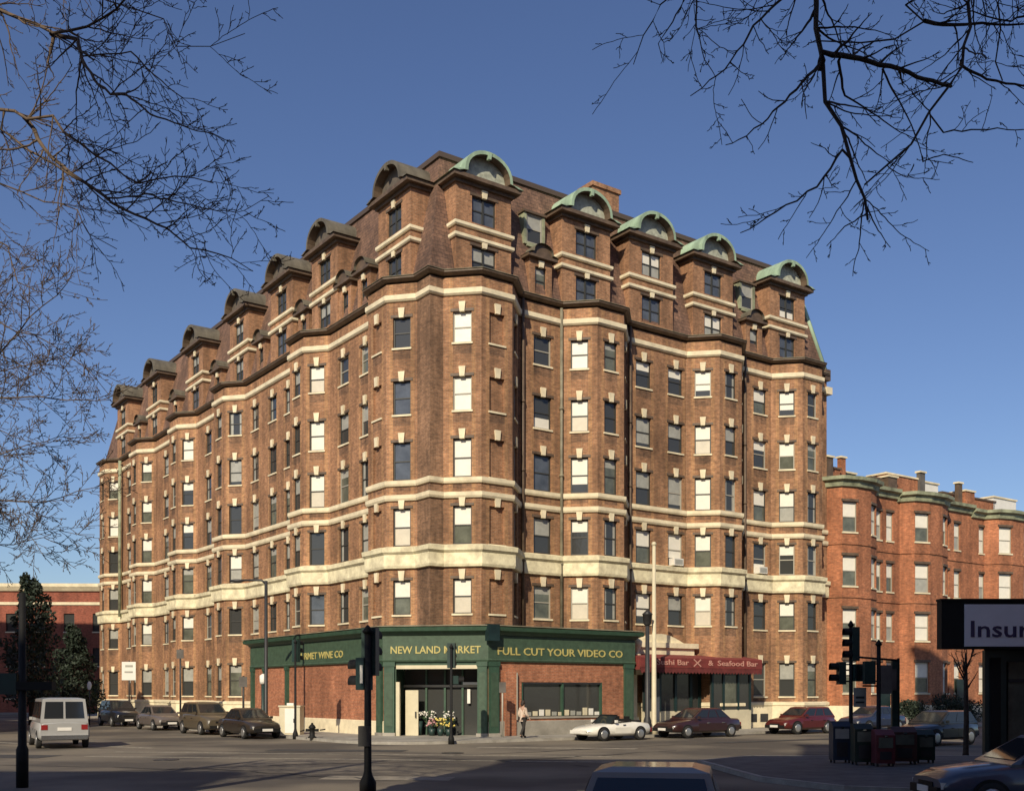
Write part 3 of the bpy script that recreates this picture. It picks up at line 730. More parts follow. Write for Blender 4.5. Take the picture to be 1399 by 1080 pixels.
# far brick building at the end of the left street
fb = thing('brick_building', 'low red brick building with a cream cornice closing the left street', 'building', (-52, 112, 0))
mb = MB(); FBI = Matrix.Translation((52, -112, 0))
fops = [(x - .55, x + .55, z, z + 1.9, None) for x in (3.5, 6.5, 9.5, 12.5, 15.5, 18.5) for z in (1.6, 5.0, 8.6)]
panel(mb, Vector((-62, 112)), Vector((-40.6, 112.6)), 0, 13.2, fops, M['brick_far']); panel(mb, Vector((-40.6, 112.6)), Vector((-40.6, 130)), 0, 13.2, [], M['brick_far'])
mb.face([(-62, 112, 13.2), (-40.6, 112.6, 13.2), (-40.6, 130, 13.2), (-62, 130, 13.2)], M['tar'])
o = mb.build('wall', fb); o.data.transform(FBI)
mb = MB(); sweep(mb, [Vector((-62, 112)), Vector((-40.6, 112.6)), Vector((-40.6, 130))], [(-.02, 12.8), (.2, 12.85), (.5, 13.3), (.5, 13.6), (-.2, 13.7)], M['stone']); sweep(mb, [Vector((-62, 112)), Vector((-40.6, 112.6))], [(-.02, 11.4), (.1, 11.4), (.1, 11.7), (-.02, 11.7)], M['stone']); o = mb.build('cornice', fb); o.data.transform(FBI)
for op in fops:
    mb = MB(); Tm = frame(Vector((-62, 112)), Vector((21.4, .6))) @ Matrix.Translation(((op[0] + op[1]) / 2, 0, op[2])); win_frame(mb, 1.1, 1.9, M['frame_dark']); mb.box(-.6, .6, -.06, .1, -.12, 0, M['stone'])
    mb.v = [tuple(Tm @ Vector(v)) for v in mb.v]; f_ = mb.build('window', fb); f_.data.transform(FBI)
    mb = MB(); win_pane(mb, 1.1, 1.9, 'dark'); mb.v = [tuple(Tm @ Vector(v)) for v in mb.v]; o = mb.build('pane', f_); o.data.transform(FBI)

# unseen blocks added outside the view to throw shade on streets and foreground
def block(name, label, x0, x1, y0, y1, H, seed):
    b = thing(name, label, 'building', ((x0 + x1) / 2, (y0 + y1) / 2, 0)); I = Matrix.Translation(-b.location)
    mb = MB(); c = [Vector((x0, y1)), Vector((x0, y0)), Vector((x1, y0)), Vector((x1, y1))]; gl = MB()
    for i in range(4):
        p0, p1 = c[i], c[(i + 1) % 4]; L = (p1 - p0).length; n = max(1, int(L / 3)); ops = []
        for k in range(n):
            for z in range(int((H - 2) / 3.3)): a = (k + .5) * L / n; ops.append((a - .55, a + .55, 1.3 + z * 3.3, 3.2 + z * 3.3, M['glass']))
        panel(mb, p0, p1, 0, H, ops, M['brick_red'])
    mb.face([(p.x, p.y, H) for p in c], M['tar']); o = mb.build('wall', b); o.data.transform(I)
    mb = MB(); sweep(mb, [c[3]] + c, [(-.02, H - .6), (.3, H - .2), (.35, H + .1), (-.1, H + .15)], M['stone']); o = mb.build('cornice', b); o.data.transform(I)
block('shade_block', 'unseen red brick block added for shade behind the photographer, lower neighbour of the highest one', -12.5, -3.03, -26, -9, 30, 1)
block('shade_block', 'highest unseen red brick block added for shade behind the photographer', -3, 20, -27, -9, 37, 6)
block('shade_block', 'wide unseen red brick block added for shade left of the street behind the photographer', -44, -19, -28, -10, 27, 2)
block('shade_block', 'tall unseen red brick block added for shade behind the insurance office', 16.3, 40, 14, 33, 32, 3)
block('shade_block', 'unseen red brick block added to shade the left street, farther of two', -66, -45, 68, 86, 27, 4)
block('shade_block', 'unseen red brick block added to shade the left street, nearer of two', -50, -34, 42, 62, 15, 5)

# ------------------------------------------------------------ insurance office at the right edge
io = thing('insurance_office', 'dark single storey shopfront at the right edge of the photo', 'shop', (13.8, 31, 0)); II = Matrix.Translation(-io.location)
mb = MB(); mb.extrude([(11.72, 26.6, 0), (16.2, 26.6, 0), (16.2, 33.5, 0), (15.7, 33.5, 0)], (0, 0, 4.3), M['teal']); o = mb.build('wall', io); o.data.transform(II)
mb = MB(); mb.box(11.68, 12.2, 26.45, 26.6, 0, 3.29, M['teal']); mb.box(11.8, 12.05, 26.4, 26.45, .3, 3.1, M['black']); o = mb.build('pilaster', io); o.data.transform(II)
mb = MB(); mb.box(12.3, 15.8, 26.54, 26.597, .8, 3.0, M['glass_green']); mb.box(12.3, 15.8, 26.5, 26.54, 2.5, 2.58, M['iron']); mb.box(12.3, 15.8, 26.45, 26.597, .5, .8, M['concrete']); o = mb.build('shop_window', io); o.data.transform(II)
sg = thing('shop_sign', 'long black sign box with pale panel reading Insurance', 'sign', (13, 26, 3.9)); SI = Matrix.Translation(-sg.location)
mb = MB(); mb.box(10.43, 16.2, 26.0, 26.29, 3.30, 4.47, M['black']); mb.box(10.40, 16.2, 25.97, 26.28, 4.47, 4.52, M['black']); o = mb.build('sign_box', sg); o.data.transform(SI)
mb = MB(); mb.box(10.98, 16.1, 25.97, 25.998, 3.36, 4.38, M['sign_panel']); o = mb.build('sign_panel', sg); o.data.transform(SI)
text_obj('lettering', 'Insurance', .56, SI @ frame(Vector((12.5, 25.96)), Vector((1, 0))) @ Matrix.Translation((0, 0, 3.76)), M['sign_text'], sg, 2.75, .006)

# ------------------------------------------------------------ ground
mb = MB(); mb.face([(-900, -300, 0), (900, -300, 0), (900, 1500, 0), (-900, 1500, 0)], M['asphalt']); structure(mb.build('road'))
def slab(name, poly, m, z=.13):
    mb = MB(); n = len(poly); inner = poly
    mb.face([(p.x, p.y, z) for p in poly], m)
    o = structure(mb.build(name))
    kb = MB()
    for i in range(n):
        a, b = poly[i], poly[(i + 1) % n]; kb.face([(a.x, a.y, -.02), (b.x, b.y, -.02), (b.x, b.y, z), (a.x, a.y, z)], M['kerb'])
        e = (b - a).normalized(); nn = Vector((-e.y, e.x)) * .16
        kb.face([(a.x, a.y, z + .004), (b.x, b.y, z + .004), (b.x + nn.x, b.y + nn.y, z + .004), (a.x + nn.x, a.y + nn.y, z + .004)], M['kerb'])
    structure(kb.build('kerb'))
KL, KR = 5.3, 4.7
def mix(t, offl, offr): return O + LN * offl + RN * offr
c0 = O + LN * KL + RN * KR
corner = []
pa = c0 + LD * 4.2; pb = c0 + RD * 4.2
for i in range(9):
    s = i / 8; corner.append(pa * (1 - s) ** 2 + c0 * 2 * s * (1 - s) + pb * s * s)
slab('pavement', [PL(64, KL)] + corner + [PR(75, KR), PR(75, -20), PL(64, -20)], M['concrete'])
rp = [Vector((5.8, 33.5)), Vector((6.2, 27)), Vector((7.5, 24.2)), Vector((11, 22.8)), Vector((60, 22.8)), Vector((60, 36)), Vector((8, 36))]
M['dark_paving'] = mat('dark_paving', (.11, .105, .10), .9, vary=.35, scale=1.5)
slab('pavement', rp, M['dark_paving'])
slab('pavement', [Vector((-70, 112)) + Vector((0, -5)), Vector((-36, 107)), Vector((-36, 135)), Vector((-70, 135))], M['concrete'])
# worn crossing lines
def line(a, b, w, name='road_marking'):
    a, b = Vector(a), Vector(b); e = (b - a).normalized(); n = Vector((-e.y, e.x)) * w / 2
    mb = MB(); mb.face([(q.x, q.y, .004) for q in (a - n, b - n, b + n, a + n)], M['paint_line']); structure(mb.build(name))
line((-15, 40.5), (3.5, 37.4), .22); line((-15, 37.6), (3.2, 34.5), .22)
line((-24.0, 48.5), (-14.5, 43.2), .3)

def flat(name, poly, m, z=.004):
    mb = MB(); mb.face([(x, y, z) for x, y in poly], m); return structure(mb.build(name))
M['patch'] = mat('dark_asphalt_patch', (.055, .052, .05), .9, vary=.4, scale=4); M['patch_pale'] = mat('pale_asphalt_patch', (.26, .23, .18), .9, vary=.35, scale=3)
flat('road_patch', [(-9.5, 41), (-4.2, 40.2), (-4.0, 41.6), (-9.3, 42.4)], M['patch'], .008)
flat('road_patch', [(-1.5, 43.2), (4.8, 42.1), (5.1, 43.0), (-1.3, 44.1)], M['patch_pale'], .008)
flat('road_patch', [(-20, 37), (-16.2, 36.5), (-16.0, 38.2), (-19.8, 38.8)], M['patch'], .008)
flat('road_patch', [(-5, 27.6), (-1.6, 27.2), (-1.5, 28.4), (-4.9, 28.8)], M['patch_pale'], .008)
flat('road_patch', [(9.5, 47.2), (17, 52.3), (16.4, 53.0), (9, 48.0)], M['patch'], .008)
def crack(pts, w=.05):
    rng = random.Random(len(pts) * 7 + int(pts[0][0] * 10)); fine = []
    for i in range(len(pts) - 1):
        for j in range(8): fine.append(Vector(pts[i]).lerp(Vector(pts[i + 1]), j / 8) + Vector((rng.uniform(-.12, .12), rng.uniform(-.25, .25))))
    mb = MB()
    for i in range(len(fine) - 1):
        a, b = fine[i], fine[i + 1]; e = (b - a).normalized(); n = Vector((-e.y, e.x)) * w * rng.uniform(.5, 1.2); mb.face([(q.x, q.y, .012) for q in (a - n, b - n, b + n, a + n)], M['patch'])
    structure(mb.build('road_crack'))
crack([(-26, 46), (-14, 42), (-5, 38.5), (2, 33), (5, 28)]); crack([(-12, 30), (-6, 33.5), (1, 36.2), (7, 42)], .06); crack([(-16, 33), (-8, 31), (-3, 27)], .05); crack([(-2, 38), (6, 45), (14, 50.5), (24, 57)], .06)
for x, y, lab in ((-2.2, 39.6, 'iron manhole cover in the middle of the crossing'), (-11.5, 35.6, 'iron manhole cover in the left part of the crossing')):
    mb = MB(); mb.lathe([(.42, 0), (.42, .014), (.36, .016), (.34, .010), (.05, .010), (.04, .016)], M['iron'], (0, 0, 0), 24); o = mb.build('manhole_cover'); o.location = (x, y, .004); tag(o, lab, 'manhole cover', 'manhole covers')
# ------------------------------------------------------------ cars
def car(kind, label, col, loc, heading, L=4.6, W=1.75, group=None, light_rim=True, name='parked_car'):
    c = thing(name, label, 'van' if kind == 'van' else 'car', loc, heading, group); hw = W / 2
    pm = paint('paint_' + label.split()[0] + str(len(bpy.data.materials)), col)
    # body stations along x (front = +x): (x, z bottom, z belt, half width)
    f = L / 2
    if kind == 'van':
        st = [(-f, .42, 1.0, hw * .93), (-f + .12, .34, 1.08, hw), (0, .32, 1.08, hw), (f - 1.1, .32, 1.06, hw), (f - .35, .34, .98, hw * .97), (f, .42, .72, hw * .85)]
        cab = [(-f + .04, hw * .93), (f - 1.2, hw * .95)]; roof = [(-f + .16, hw * .83), (f - 1.9, hw * .85)]; zr = 1.98; belt = 1.08
    elif kind == 'open':
        st = [(-f, .40, .62, hw * .78), (-f + .25, .30, .80, hw * .95), (-f + 1.1, .24, .86, hw), (0, .22, .80, hw), (f - 1.0, .24, .74, hw), (f - .3, .26, .62, hw * .9), (f, .34, .5, hw * .68)]
    else:
        rb = .15 if kind == 'suv' else 0
        st = [(-f, .40, .78 + rb, hw * .84), (-f + .2, .30, .92 + rb, hw * .95), (-f + 1.1, .26, .95 + rb, hw), (0, .25, .93 + rb, hw), (f - 1.25, .26, .90 + rb, hw), (f - .35, .28, .78 + rb, hw * .94), (f, .36, .64 + rb, hw * .78)]
        belt = .93 + rb; zr = 1.42 + rb * 1.7
        if kind == 'sedan': cab = [(-f + .75, hw * .86), (f - 1.25, hw * .88)]; roof = [(-f + 1.35, hw * .68), (f - 2.1, hw * .7)]
        else: cab = [(-f + .12, hw * .88), (f - 1.25, hw * .9)]; roof = [(-f + .5, hw * .74), (f - 2.05, hw * .75)]
    bm = MB(); rs = []
    for x, zb_, zt_, h_ in st:
        zm = zb_ + (zt_ - zb_) * .55
        rs.append([Vector(p) for p in ((x, -h_ * .9, zb_), (x, -h_, zb_ + .12), (x, -h_ * 1.0, zm), (x, -h_ * .95, zt_ - .06), (x, -h_ * .82, zt_), (x, 0, zt_ + .03),
                   (x, h_ * .82, zt_), (x, h_ * .95, zt_ - .06), (x, h_ * 1.0, zm), (x, h_, zb_ + .12), (x, h_ * .9, zb_))])
    bm.rings(rs, pm, True, True)
    if kind != 'open':
        (xa, ha), (xb, hb) = cab; (xc, hc), (xd, hd) = roof
        lo = [Vector((xa, -ha, belt)), Vector((xb, -hb, belt)), Vector((xb, hb, belt)), Vector((xa, ha, belt))]
        hi = [Vector((xc, -hc, zr)), Vector((xd, -hd, zr)), Vector((xd, hd, zr)), Vector((xc, hc, zr))]
        xm = (xc + xd) / 2
        cr = [Vector((xc + .15, -hc * .7, zr + .05)), Vector((xd - .15, -hd * .7, zr + .05)), Vector((xd - .15, hd * .7, zr + .05)), Vector((xc + .15, hc * .7, zr + .05))]
        lo2 = [v - Vector((0, 0, .08)) for v in lo]
        bm.rings([lo2, lo, hi, cr], pm, True, False)
    bm.build('body', c)
    if kind != 'open':
        # glass panels, slightly proud of the cabin
        names = ['side_window', 'windscreen', 'side_window', 'rear_window']
        for k in range(4):
            a, b, d, e = lo[k], lo[(k + 1) % 4], hi[(k + 1) % 4], hi[k]
            nn = (b - a).cross(e - a).normalized() * .012
            def q(s, t): return (a * (1 - s) + b * s) * (1 - t) + (e * (1 - s) + d * s) * t + nn
            g = MB()
            cells = ((.05, .36), (.40, .66), (.70, .95)) if k in (0, 2) else ((.06, .94),)
            if kind == 'van' and k == 3: cells = ((.07, .475), (.525, .93))
            if kind == 'van' and k in (0, 2): cells = ((.04, .3), (.34, .62), (.66, .95))
            for s0, s1 in cells: g.face([q(s0, .14), q(s1, .14), q(s1, .88), q(s0, .88)], M['car_glass'])
            g.build(names[k], c)
    else:
        g = MB(); g.extrude([(.55, -hw * .8, .80), (.55, hw * .8, .80), (.12, hw * .68, 1.16), (.12, -hw * .68, 1.16)], (-.03, 0, .02), M['car_glass']); g.build('windscreen', c)
        g = MB(); g.tube([(.56, -hw * .82, .78), (.12, -hw * .7, 1.18), (.12, hw * .7, 1.18), (.56, hw * .82, .78)], .03, M['black'], 6); g.build('windscreen_frame', c)
        g = MB(); g.box(-.95, .5, -hw * .72, hw * .72, .7, .845, M['black']); g.build('cockpit', c)
        for s in (-1, 1):
            g = MB(); g.box(-.75, -.5, s * .36 - .24, s * .36 + .24, .84, 1.0, M['black']); g.box(-.75, -.6, s * .36 - .13, s * .36 + .13, 1.0, 1.12, M['black']); g.build('seat', c)
        g = MB(); g.box(-1.35, -.9, -hw * .75, hw * .75, .82, .93, M['black']); g.build('folded_roof', c)
    wr = .31 if kind in ('sedan', 'open') else .34
    wx = [f - .85, -f + .85]
    for x in wx:
        for s in (-1, 1):
            a = MB(); T = Matrix.Translation((x, s * (hw - .19), wr)) @ Matrix.Rotation(R(-90 * s), 4, 'X')
            a.lathe([(wr * .62, .02), (wr * .98, .02), (wr, .06), (wr, .18), (wr * .95, .215), (wr * .64, .215)], M['tyre'], (0, 0, 0), 18, T); wo = a.build('wheel', c)
            a = MB(); a.lathe([(wr * .66, .20), (wr * .64, .226), (wr * .48, .238), (wr * .16, .224), (.02, .23)], M['rim'] if light_rim else M['iron'], (0, 0, 0), 14, T); a.build('rim', wo)
            a = MB(); y = s * hw * 1.004
            ring = [Vector((x + wr * 1.17 * math.cos(t), y, wr + wr * 1.17 * math.sin(t))) for t in [math.pi * k / 10 - .1 for k in range(11)]] 
            a.extrude(ring + [Vector((x - wr, y, .24)), Vector((x + wr, y, .24))][:0], (0, -s * .05, 0), M['black']); a.build('wheel_arch', c)
    zf = st[-1][2] - .1 if kind != 'van' else .8; zrr = st[0][2] - .12
    for s in (-1, 1):
        g = MB(); xx = f - .02 if kind != 'open' else f - .1; h2 = st[-1][3]
        g.box(xx - .16, xx + .015, s * h2 * .78 - .17, s * h2 * .78 + .17, zf - .07, zf + .05, M['lamp_glass']); g.build('headlight', c)
        g = MB(); h2 = st[0][3]; g.box(-f - .015, -f + .1, s * h2 * .84 - .12, s * h2 * .84 + .12, zrr - .12, zrr + .08, M['tail']); g.build('tail_light', c)
        if kind != 'open' or True:
            g = MB(); xm_ = (cab[1][0] - .35) if kind != 'open' else .4; zb2 = belt if kind != 'open' else .82
            g.box(xm_ - .05, xm_ + .06, s * hw * .95 - .06 + s * .06, s * hw * .95 + .06 + s * .06, zb2 + .02, zb2 + .14, pm); g.build('mirror', c)
    g = MB(); h2 = st[-1][3]; g.box(f - .05, f + .06, -h2 * .95, h2 * .95, .34, .5, M['black'] if kind != 'open' else pm); g.build('bumper', c)
    g = MB(); h2 = st[0][3]; g.box(-f - .07, -f + .05, -h2 * .97, h2 * .97, .38, .54, M['chrome'] if kind == 'van' else M['black']); g.build('bumper', c)
    g = MB(); g.box(f + .06, f + .075, -.26, .26, .38, .5, M['white']); g.build('number_plate', c)
    g = MB(); zz = .72 if kind == 'van' else .6; g.box(-f - .09 if kind != 'van' else -f - .02, -f - .0, -.26, .26, zz, zz + .13, M['white']); g.build('number_plate', c)
    g = MB(); zz = st[-1][2]; g.box(f - .01, f + .02, -h2 * .45, h2 * .45, zz - .16, zz - .06, M['black']); g.build('grille', c)
    for s in (-1, 1):
        for xa_, xb_ in (((-.55, .45),) if kind == 'open' else ((-.28, .78), (-1.2, -.31))):
            zt_ = (.62 if kind == 'open' else .72)
            g = MB(); y0_, y1_ = sorted((s * (hw - .03), s * (hw + .004))); g.box(xa_, xb_, y0_, y1_, .36, zt_, pm); g.build('door', c)
    for s in (-1, 1):
        for xd_ in ((-.1, ) if kind == 'open' else (.1, -.95)):
            g = MB(); g.box(xd_ - .1, xd_ + .06, s * (hw + .005) - .012, s * (hw + .005) + .012, .72 if kind != 'suv' else .85, .75 if kind != 'suv' else .88, M['chrome'] if kind == 'sedan' else M['black']); g.build('door_handle', c)
    return c
HL = math.atan2(-LD.y, -LD.x); HRr = math.atan2(-RD.y, -RD.x)
GL = 'cars parked along the left kerb'; GR = 'cars parked along the right kerb'
def TL(u, off):
    k = (u - 700) / F; p = O + LN * off; return (k * p.y - p.x) / (LD.x - k * LD.y)
def TR(u, off):
    k = (u - 700) / F; p = O + RN * off; return (k * p.y - p.x) / (RD.x - k * RD.y)
for u, kind, lab, col in ((341, 'sedan', 'dark brown sedan parked nearest the corner in the left row', (.035, .028, .022)),
                          (283, 'suv', 'tan brown estate car with pale wheels, second from the corner in the left row', (.10, .082, .055)),
                          (219, 'sedan', 'pale grey brown sedan, third from the corner in the left row', (.13, .11, .10)),
                          (163, 'suv', 'black off road car farthest up the left kerb', (.014, .015, .018))):
    car(kind, lab, col, PL(TL(u, 6.4), 6.4, 0), HL, 4.5, 1.75, GL)
car('open', 'white two seat convertible with its roof folded down', (.80, .78, .70), PR(TR(835, 5.75), 5.75, 0), HRr, 3.95, 1.68, GR)
car('sedan', 'dark maroon four door sedan parked under the red awning', (.035, .014, .014), PR(TR(953, 5.75), 5.75, 0), HRr, 4.75, 1.78, GR)
car('hatch', 'dark red hatchback parked near the far end of the brick block', (.09, .013, .012), PR(TR(1094, 5.75), 5.75, 0), HRr, 4.2, 1.7, GR)
car('sedan', 'dark blue sedan behind the red hatchback beside the row houses', (.02, .028, .06), PR(TR(1094, 5.75) + 6.3, 5.75, 0), HRr, 4.5, 1.75, GR)
car('van', 'silver grey passenger van seen from behind', (.36, .36, .35), (-19.0, 44.8, 0), math.atan2(LD.y, LD.x) - .12, 4.9, 1.9, name='parked_van')
car('sedan', 'tan car whose roof shows at the bottom edge of the photo', (.27, .22, .16), (1.6, 12.0, 0), R(80), 4.6, 1.76)
car('sedan', 'dark blue car parked in shade in front of the insurance office', (.05, .062, .095), (10.2, 20.3, 0), R(180), 4.7, 1.78)
car('hatch', 'black hatchback in shade beyond the newspaper boxes', (.012, .014, .015), (18.2, 46.0, 0), HRr, 4.2, 1.72)

# ------------------------------------------------------------ poles, signals, lamps
def signal_head(mb, T, n=3, m='signal_green'):
    """signal housing facing local +x"""
    mb.box(-.11, .11, -.17, .17, 0, .36 * n, M[m], T)
    for k in range(n):
        z = .18 + .36 * k
        mb.lathe([(.13, .0), (.13, .02), (.001, .03)], M['lens'], (0, 0, 0), 12, T @ Matrix.Translation((.11, 0, z)) @ Matrix.Rotation(R(90), 4, 'Y'))
        rs = [[T @ Vector((x, .15 * math.cos(a), z + .15 * math.sin(a))) for a in [math.pi * (-.15 + 1.3 * j / 8) for j in range(9)]] for x in (.11, .36)]
        mb.rings(rs, M['black'], False, True, False)
def signal_post(loc, H, label, heads, rad=.075, extra=None, m='black', group='traffic signal posts at the crossing'):
    t = thing('traffic_signal', label, 'traffic light', loc, 0, group)
    mb = MB(); mb.lathe([(rad * 2.2, 0), (rad * 2.2, .25), (rad * 1.3, .4), (rad, .5), (rad * .85, H)], M[m], (0, 0, 0), 10); mb.lathe([(rad, H), (rad * 1.5, H + .05), (rad * .6, H + .16), (.01, H + .2)], M[m], (0, 0, 0), 10); mb.build('pole', t)
    for (x, y, z, rz, n) in heads:
        mb = MB(); T = Matrix.Translation((x, y, z)) @ Matrix.Rotation(rz, 4, 'Z'); signal_head(mb, T, n)
        mb.tube([(0, 0, z + .1), (x * .8, y * .8, z + .1)], .025, M['black'], 6); mb.tube([(0, 0, z + n * .36 - .08), (x * .8, y * .8, z + n * .36 - .08)], .025, M['black'], 6)
        mb.build('signal_head', t)
    if extra: extra(t)
    return t
def bag(t):
    mb = MB(); mb.box(-.2, .06, -.12, .12, 1.05, 1.5, M['iron']); mb.build('control_box', t)
    mb = MB(); mb.box(-.16, -.1, -.13, -.1, 2.45, 2.85, M['white']); mb.build('notice', t)
signal_post(ground(503, 1083), 3.55, 'black post with signal heads turned away in front of the corner shop', [(.03, .2, 2.62, R(75), 3), (-.1, .16, 2.3, R(150), 2)], .085, bag)
signal_post(ground(617, 1016), 4.15, 'slim dark signal post on the corner before the shop door', [(.0, .2, 3.3, R(80), 3), (.18, 0, 2.6, R(10), 1)], .06)
signal_post(ground(404, 1009), 4.6, 'dark signal post rising behind the white cabinet', [(.0, .18, 3.7, R(60), 3)], .06)
def ex1(t):
    mb = MB(); mb.box(.06, .46, -.1, -.07, 1.78, 2.4, M['blind_grey']); mb.box(.12, .4, -.104, -.1, 2.05, 2.12, M['iron']); mb.box(.12, .4, -.104, -.1, 1.9, 1.96, M['iron']); mb.build('sign_plate', t)
    mb = MB(); mb.box(.05, .5, -.2, .2, 2.6, 3.15, M['signal_green']); mb.box(.1, .2, -.25, -.2, 2.65, 3.1, M['black']); mb.build('pedestrian_signal', t)
signal_post(ground(1163, 1041), 4.35, 'dark signal post with three hooded lamps facing left', [(.12, .0, 3.25, R(180), 3), (-.28, .1, 2.5, R(180), 1), (-.28, .1, 2.86, R(180), 1)], .07, ex1)
def ex2(t):
    mb = MB(); mb.tube([(-.65, 0, 3.35), (.6, 0, 3.25)], .035, M['black'], 6); mb.tube([(-.5, 0, 2.45), (0, 0, 2.45)], .03, M['black'], 6); mb.build('cross_arm', t)
    mb = MB(); mb.box(.05, .4, -.05, -.02, 2.2, 3.1, M['tar']); mb.build('sign_plate', t)
signal_post(ground(1201, 1043), 3.7, 'dark signal post with short cross arms beside the hooded lamps', [(-.3, .0, 2.5, R(90), 2)], .075, ex2)
p = ground(1224, 1040); po_ = thing('sign_post', 'flat dark green square post right of the two signal posts', 'post', p)
mb = MB(); mb.box(-.13, .07, -.06, .06, 0, 3.3, M['signal_green']); mb.box(.07, .11, -.07, .07, 0, 3.35, M['black']); mb.build('post', po_)
mb = MB(); mb.box(-.5, .0, -.09, -.065, 2.3, 3.0, M['tar']); mb.build('sign_plate', po_)
p = ground(31, 1075); q = thing('utility_pole', 'black pole close to the left edge of the photo', 'pole', p)
mb = MB(); mb.lathe([(.14, 0), (.14, .9), (.1, 1.0), (.075, 4.6)], M['black'], (0, 0, 0), 10); mb.build('pole', q)
mb = MB(); mb.box(-.1, .75, -.12, .12, 2.3, 2.5, M['black']); mb.box(-.5, -.1, -.1, .1, 2.2, 2.7, M['signal_green']); mb.build('signal_bracket', q)

def lamp_left():
    p = PL(TL(364, KL - .5), KL - .5, 0); t = thing('street_lamp', 'dark street lamp with a short arm left of the shop', 'street lamp', p)
    H = EYE + (HZ - 793) / F * p.y
    mb = MB(); mb.lathe([(.16, .13), (.16, .8), (.1, .95), (.085, H)], M['iron'], (0, 0, 0), 10); mb.build('pole', t)
    a = Vector((-1.35, .2, H + .05)); mb = MB(); mb.tube([(0, 0, H - .15), (-.25, .03, H + .04), tuple(a)], .06, M['iron'], 8); mb.build('arm', t)
    mb = MB(); mb.blob((a.x - .2, a.y, H + .02), .42, .16, .09, M['iron']); mb.build('lamp_head', t)
lamp_left()
p = PL(TL(360, KL - .9), KL - .9, .13); t = thing('bollard_light', 'short dark post with a white cap beside the shop', 'post', p)
mb = MB(); mb.lathe([(.14, 0), (.14, .3), (.1, .4), (.1, 2.55)], M['signal_green'], (0, 0, 0), 10); mb.build('post', t)
mb = MB(); mb.lathe([(.16, 2.55), (.19, 2.7), (.19, 3.0), (.05, 3.1)], M['white'], (0, 0, 0), 10); mb.build('cap', t)
p = PR(TR(894, KR - .6), KR - .6, .13); t = thing('flag_pole', 'tall pale cream pole in front of the portico', 'pole', p); H = EYE + (HZ - 748) / F * p.y
mb = MB(); mb.lathe([(.19, 0), (.19, .5), (.13, .6), (.085, H)], M['cream_paint'], (0, 0, 0), 12); mb.build('pole', t)
mb = MB(); mb.blob((0, 0, H + .06), .13, .13, .13, M['cream_paint']); mb.build('finial', t)
p = PR(TR(885, KR - .4), KR - .4, .13); t = thing('street_lamp', 'dark lamp post with a lantern just left of the pale pole', 'street lamp', p); H = EYE + (HZ - 858) / F * p.y
mb = MB(); mb.lathe([(.2, 0), (.2, .7), (.13, .9), (.1, H)], M['iron'], (0, 0, 0), 10); mb.build('pole', t)
mb = MB(); mb.lathe([(.1, H), (.2, H + .1), (.24, H + .55), (.28, H + .58), (.05, H + .8)], M['iron'], (0, 0, 0), 8); lo_ = mb.build('lantern', t)
p = PL(TL(177, KL - .4), KL - .4, .13); t = thing('street_sign', 'white square sign on a thin pole beside the left row of cars', 'sign', p)
z0, z1 = EYE + (HZ - 931) / F * p.y, EYE + (HZ - 906) / F * p.y
mb = MB(); mb.tube([(0, 0, 0), (0, 0, z1 + .1)], .05, M['iron'], 8); mb.build('pole', t)
mb = MB(); hw_ = 9.5 / F * p.y; mb.box(-hw_, hw_, -.09, -.055, z0, z1, M['white']); mb.box(-hw_ * .6, hw_ * .6, -.094, -.09, z0 + .5, z0 + .62, M['blind_grey']); mb.box(-hw_ * .5, hw_ * .6, -.094, -.09, z0 + .9, z0 + 1.05, M['blind_grey']); mb.build('sign_plate', t)
for u, lab, H in ((247, 'slim dark pole by the third car of the left row', 4.8), (333, 'thin bare pole between the left cars and the shop', 3.0)):
    p = PL(TL(u, KL - .4), KL - .4, .13); t = thing('sign_post', lab, 'post', p); mb = MB(); mb.tube([(0, 0, 0), (0, 0, H)], .06, M['iron'], 8); mb.build('pole', t)
    mb = MB(); mb.box(-.22, .22, -.08, -.05, H - .6, H - .05, M['tar']); mb.build('sign_plate', t)
p = ground(687, 1010); p.z = .13; t = thing('sign_post', 'thin grey post on the pavement left of the walking person', 'post', p); mb = MB(); mb.tube([(0, 0, 0), (0, 0, 2.6)], .04, M['frame_light'], 8); mb.build('pole', t); mb = MB(); mb.box(-.16, .16, -.06, -.035, 2.1, 2.6, M['tar']); mb.build('sign_plate', t)
p = ground(123, 990); p.z = 0; t = thing('street_sign', 'small white oval sign on a thin pole at the end of the left street', 'sign', p)
mb = MB(); mb.tube([(0, 0, 0), (0, 0, 2.75)], .04, M['iron'], 8); mb.build('pole', t)
mb = MB(); mb.blob((0, -.06, 2.7), .16, .03, .3, M['white']); mb.build('sign_plate', t)
# white cabinet, hydrant
p = ground(399, 1006); p.z = .13; t = thing('utility_cabinet', 'white utility cabinet on the pavement by the brick shop wall', 'cabinet', p, R(-9))
mb = MB(); mb.box(-.54, .54, -.3, .3, 0, 1.38, M['cream_paint']); mb.box(-.58, .58, -.34, .34, 1.38, 1.46, M['cream_paint']); mb.build('body', t)
mb = MB(); mb.box(-.24, .3, -.325, -.302, .08, 1.3, M['white']); mb.box(.22, .27, -.36, -.325, .6, .8, M['iron']); mb.build('door', t)
mb = MB(); mb.box(-.2, .15, -.15, .15, 1.46, 1.58, M['white']); mb.build('cap', t)
p = ground(427, 1011); p.z = .13; t = thing('fire_hydrant', 'small black fire hydrant on the pavement edge', 'hydrant', p)
mb = MB(); mb.lathe([(.2, 0), (.2, .05), (.13, .08), (.12, .42), (.17, .45), (.17, .5), (.12, .58), (.05, .64), (.05, .7)], M['black'], (0, 0, 0), 12); mb.build('barrel', t)
for s in (-1, 1):
    mb = MB(); mb.tube([(s * .1, 0, .36), (s * .3, 0, .36)], [.06, .07], M['black'], 8); mb.build('nozzle', t)
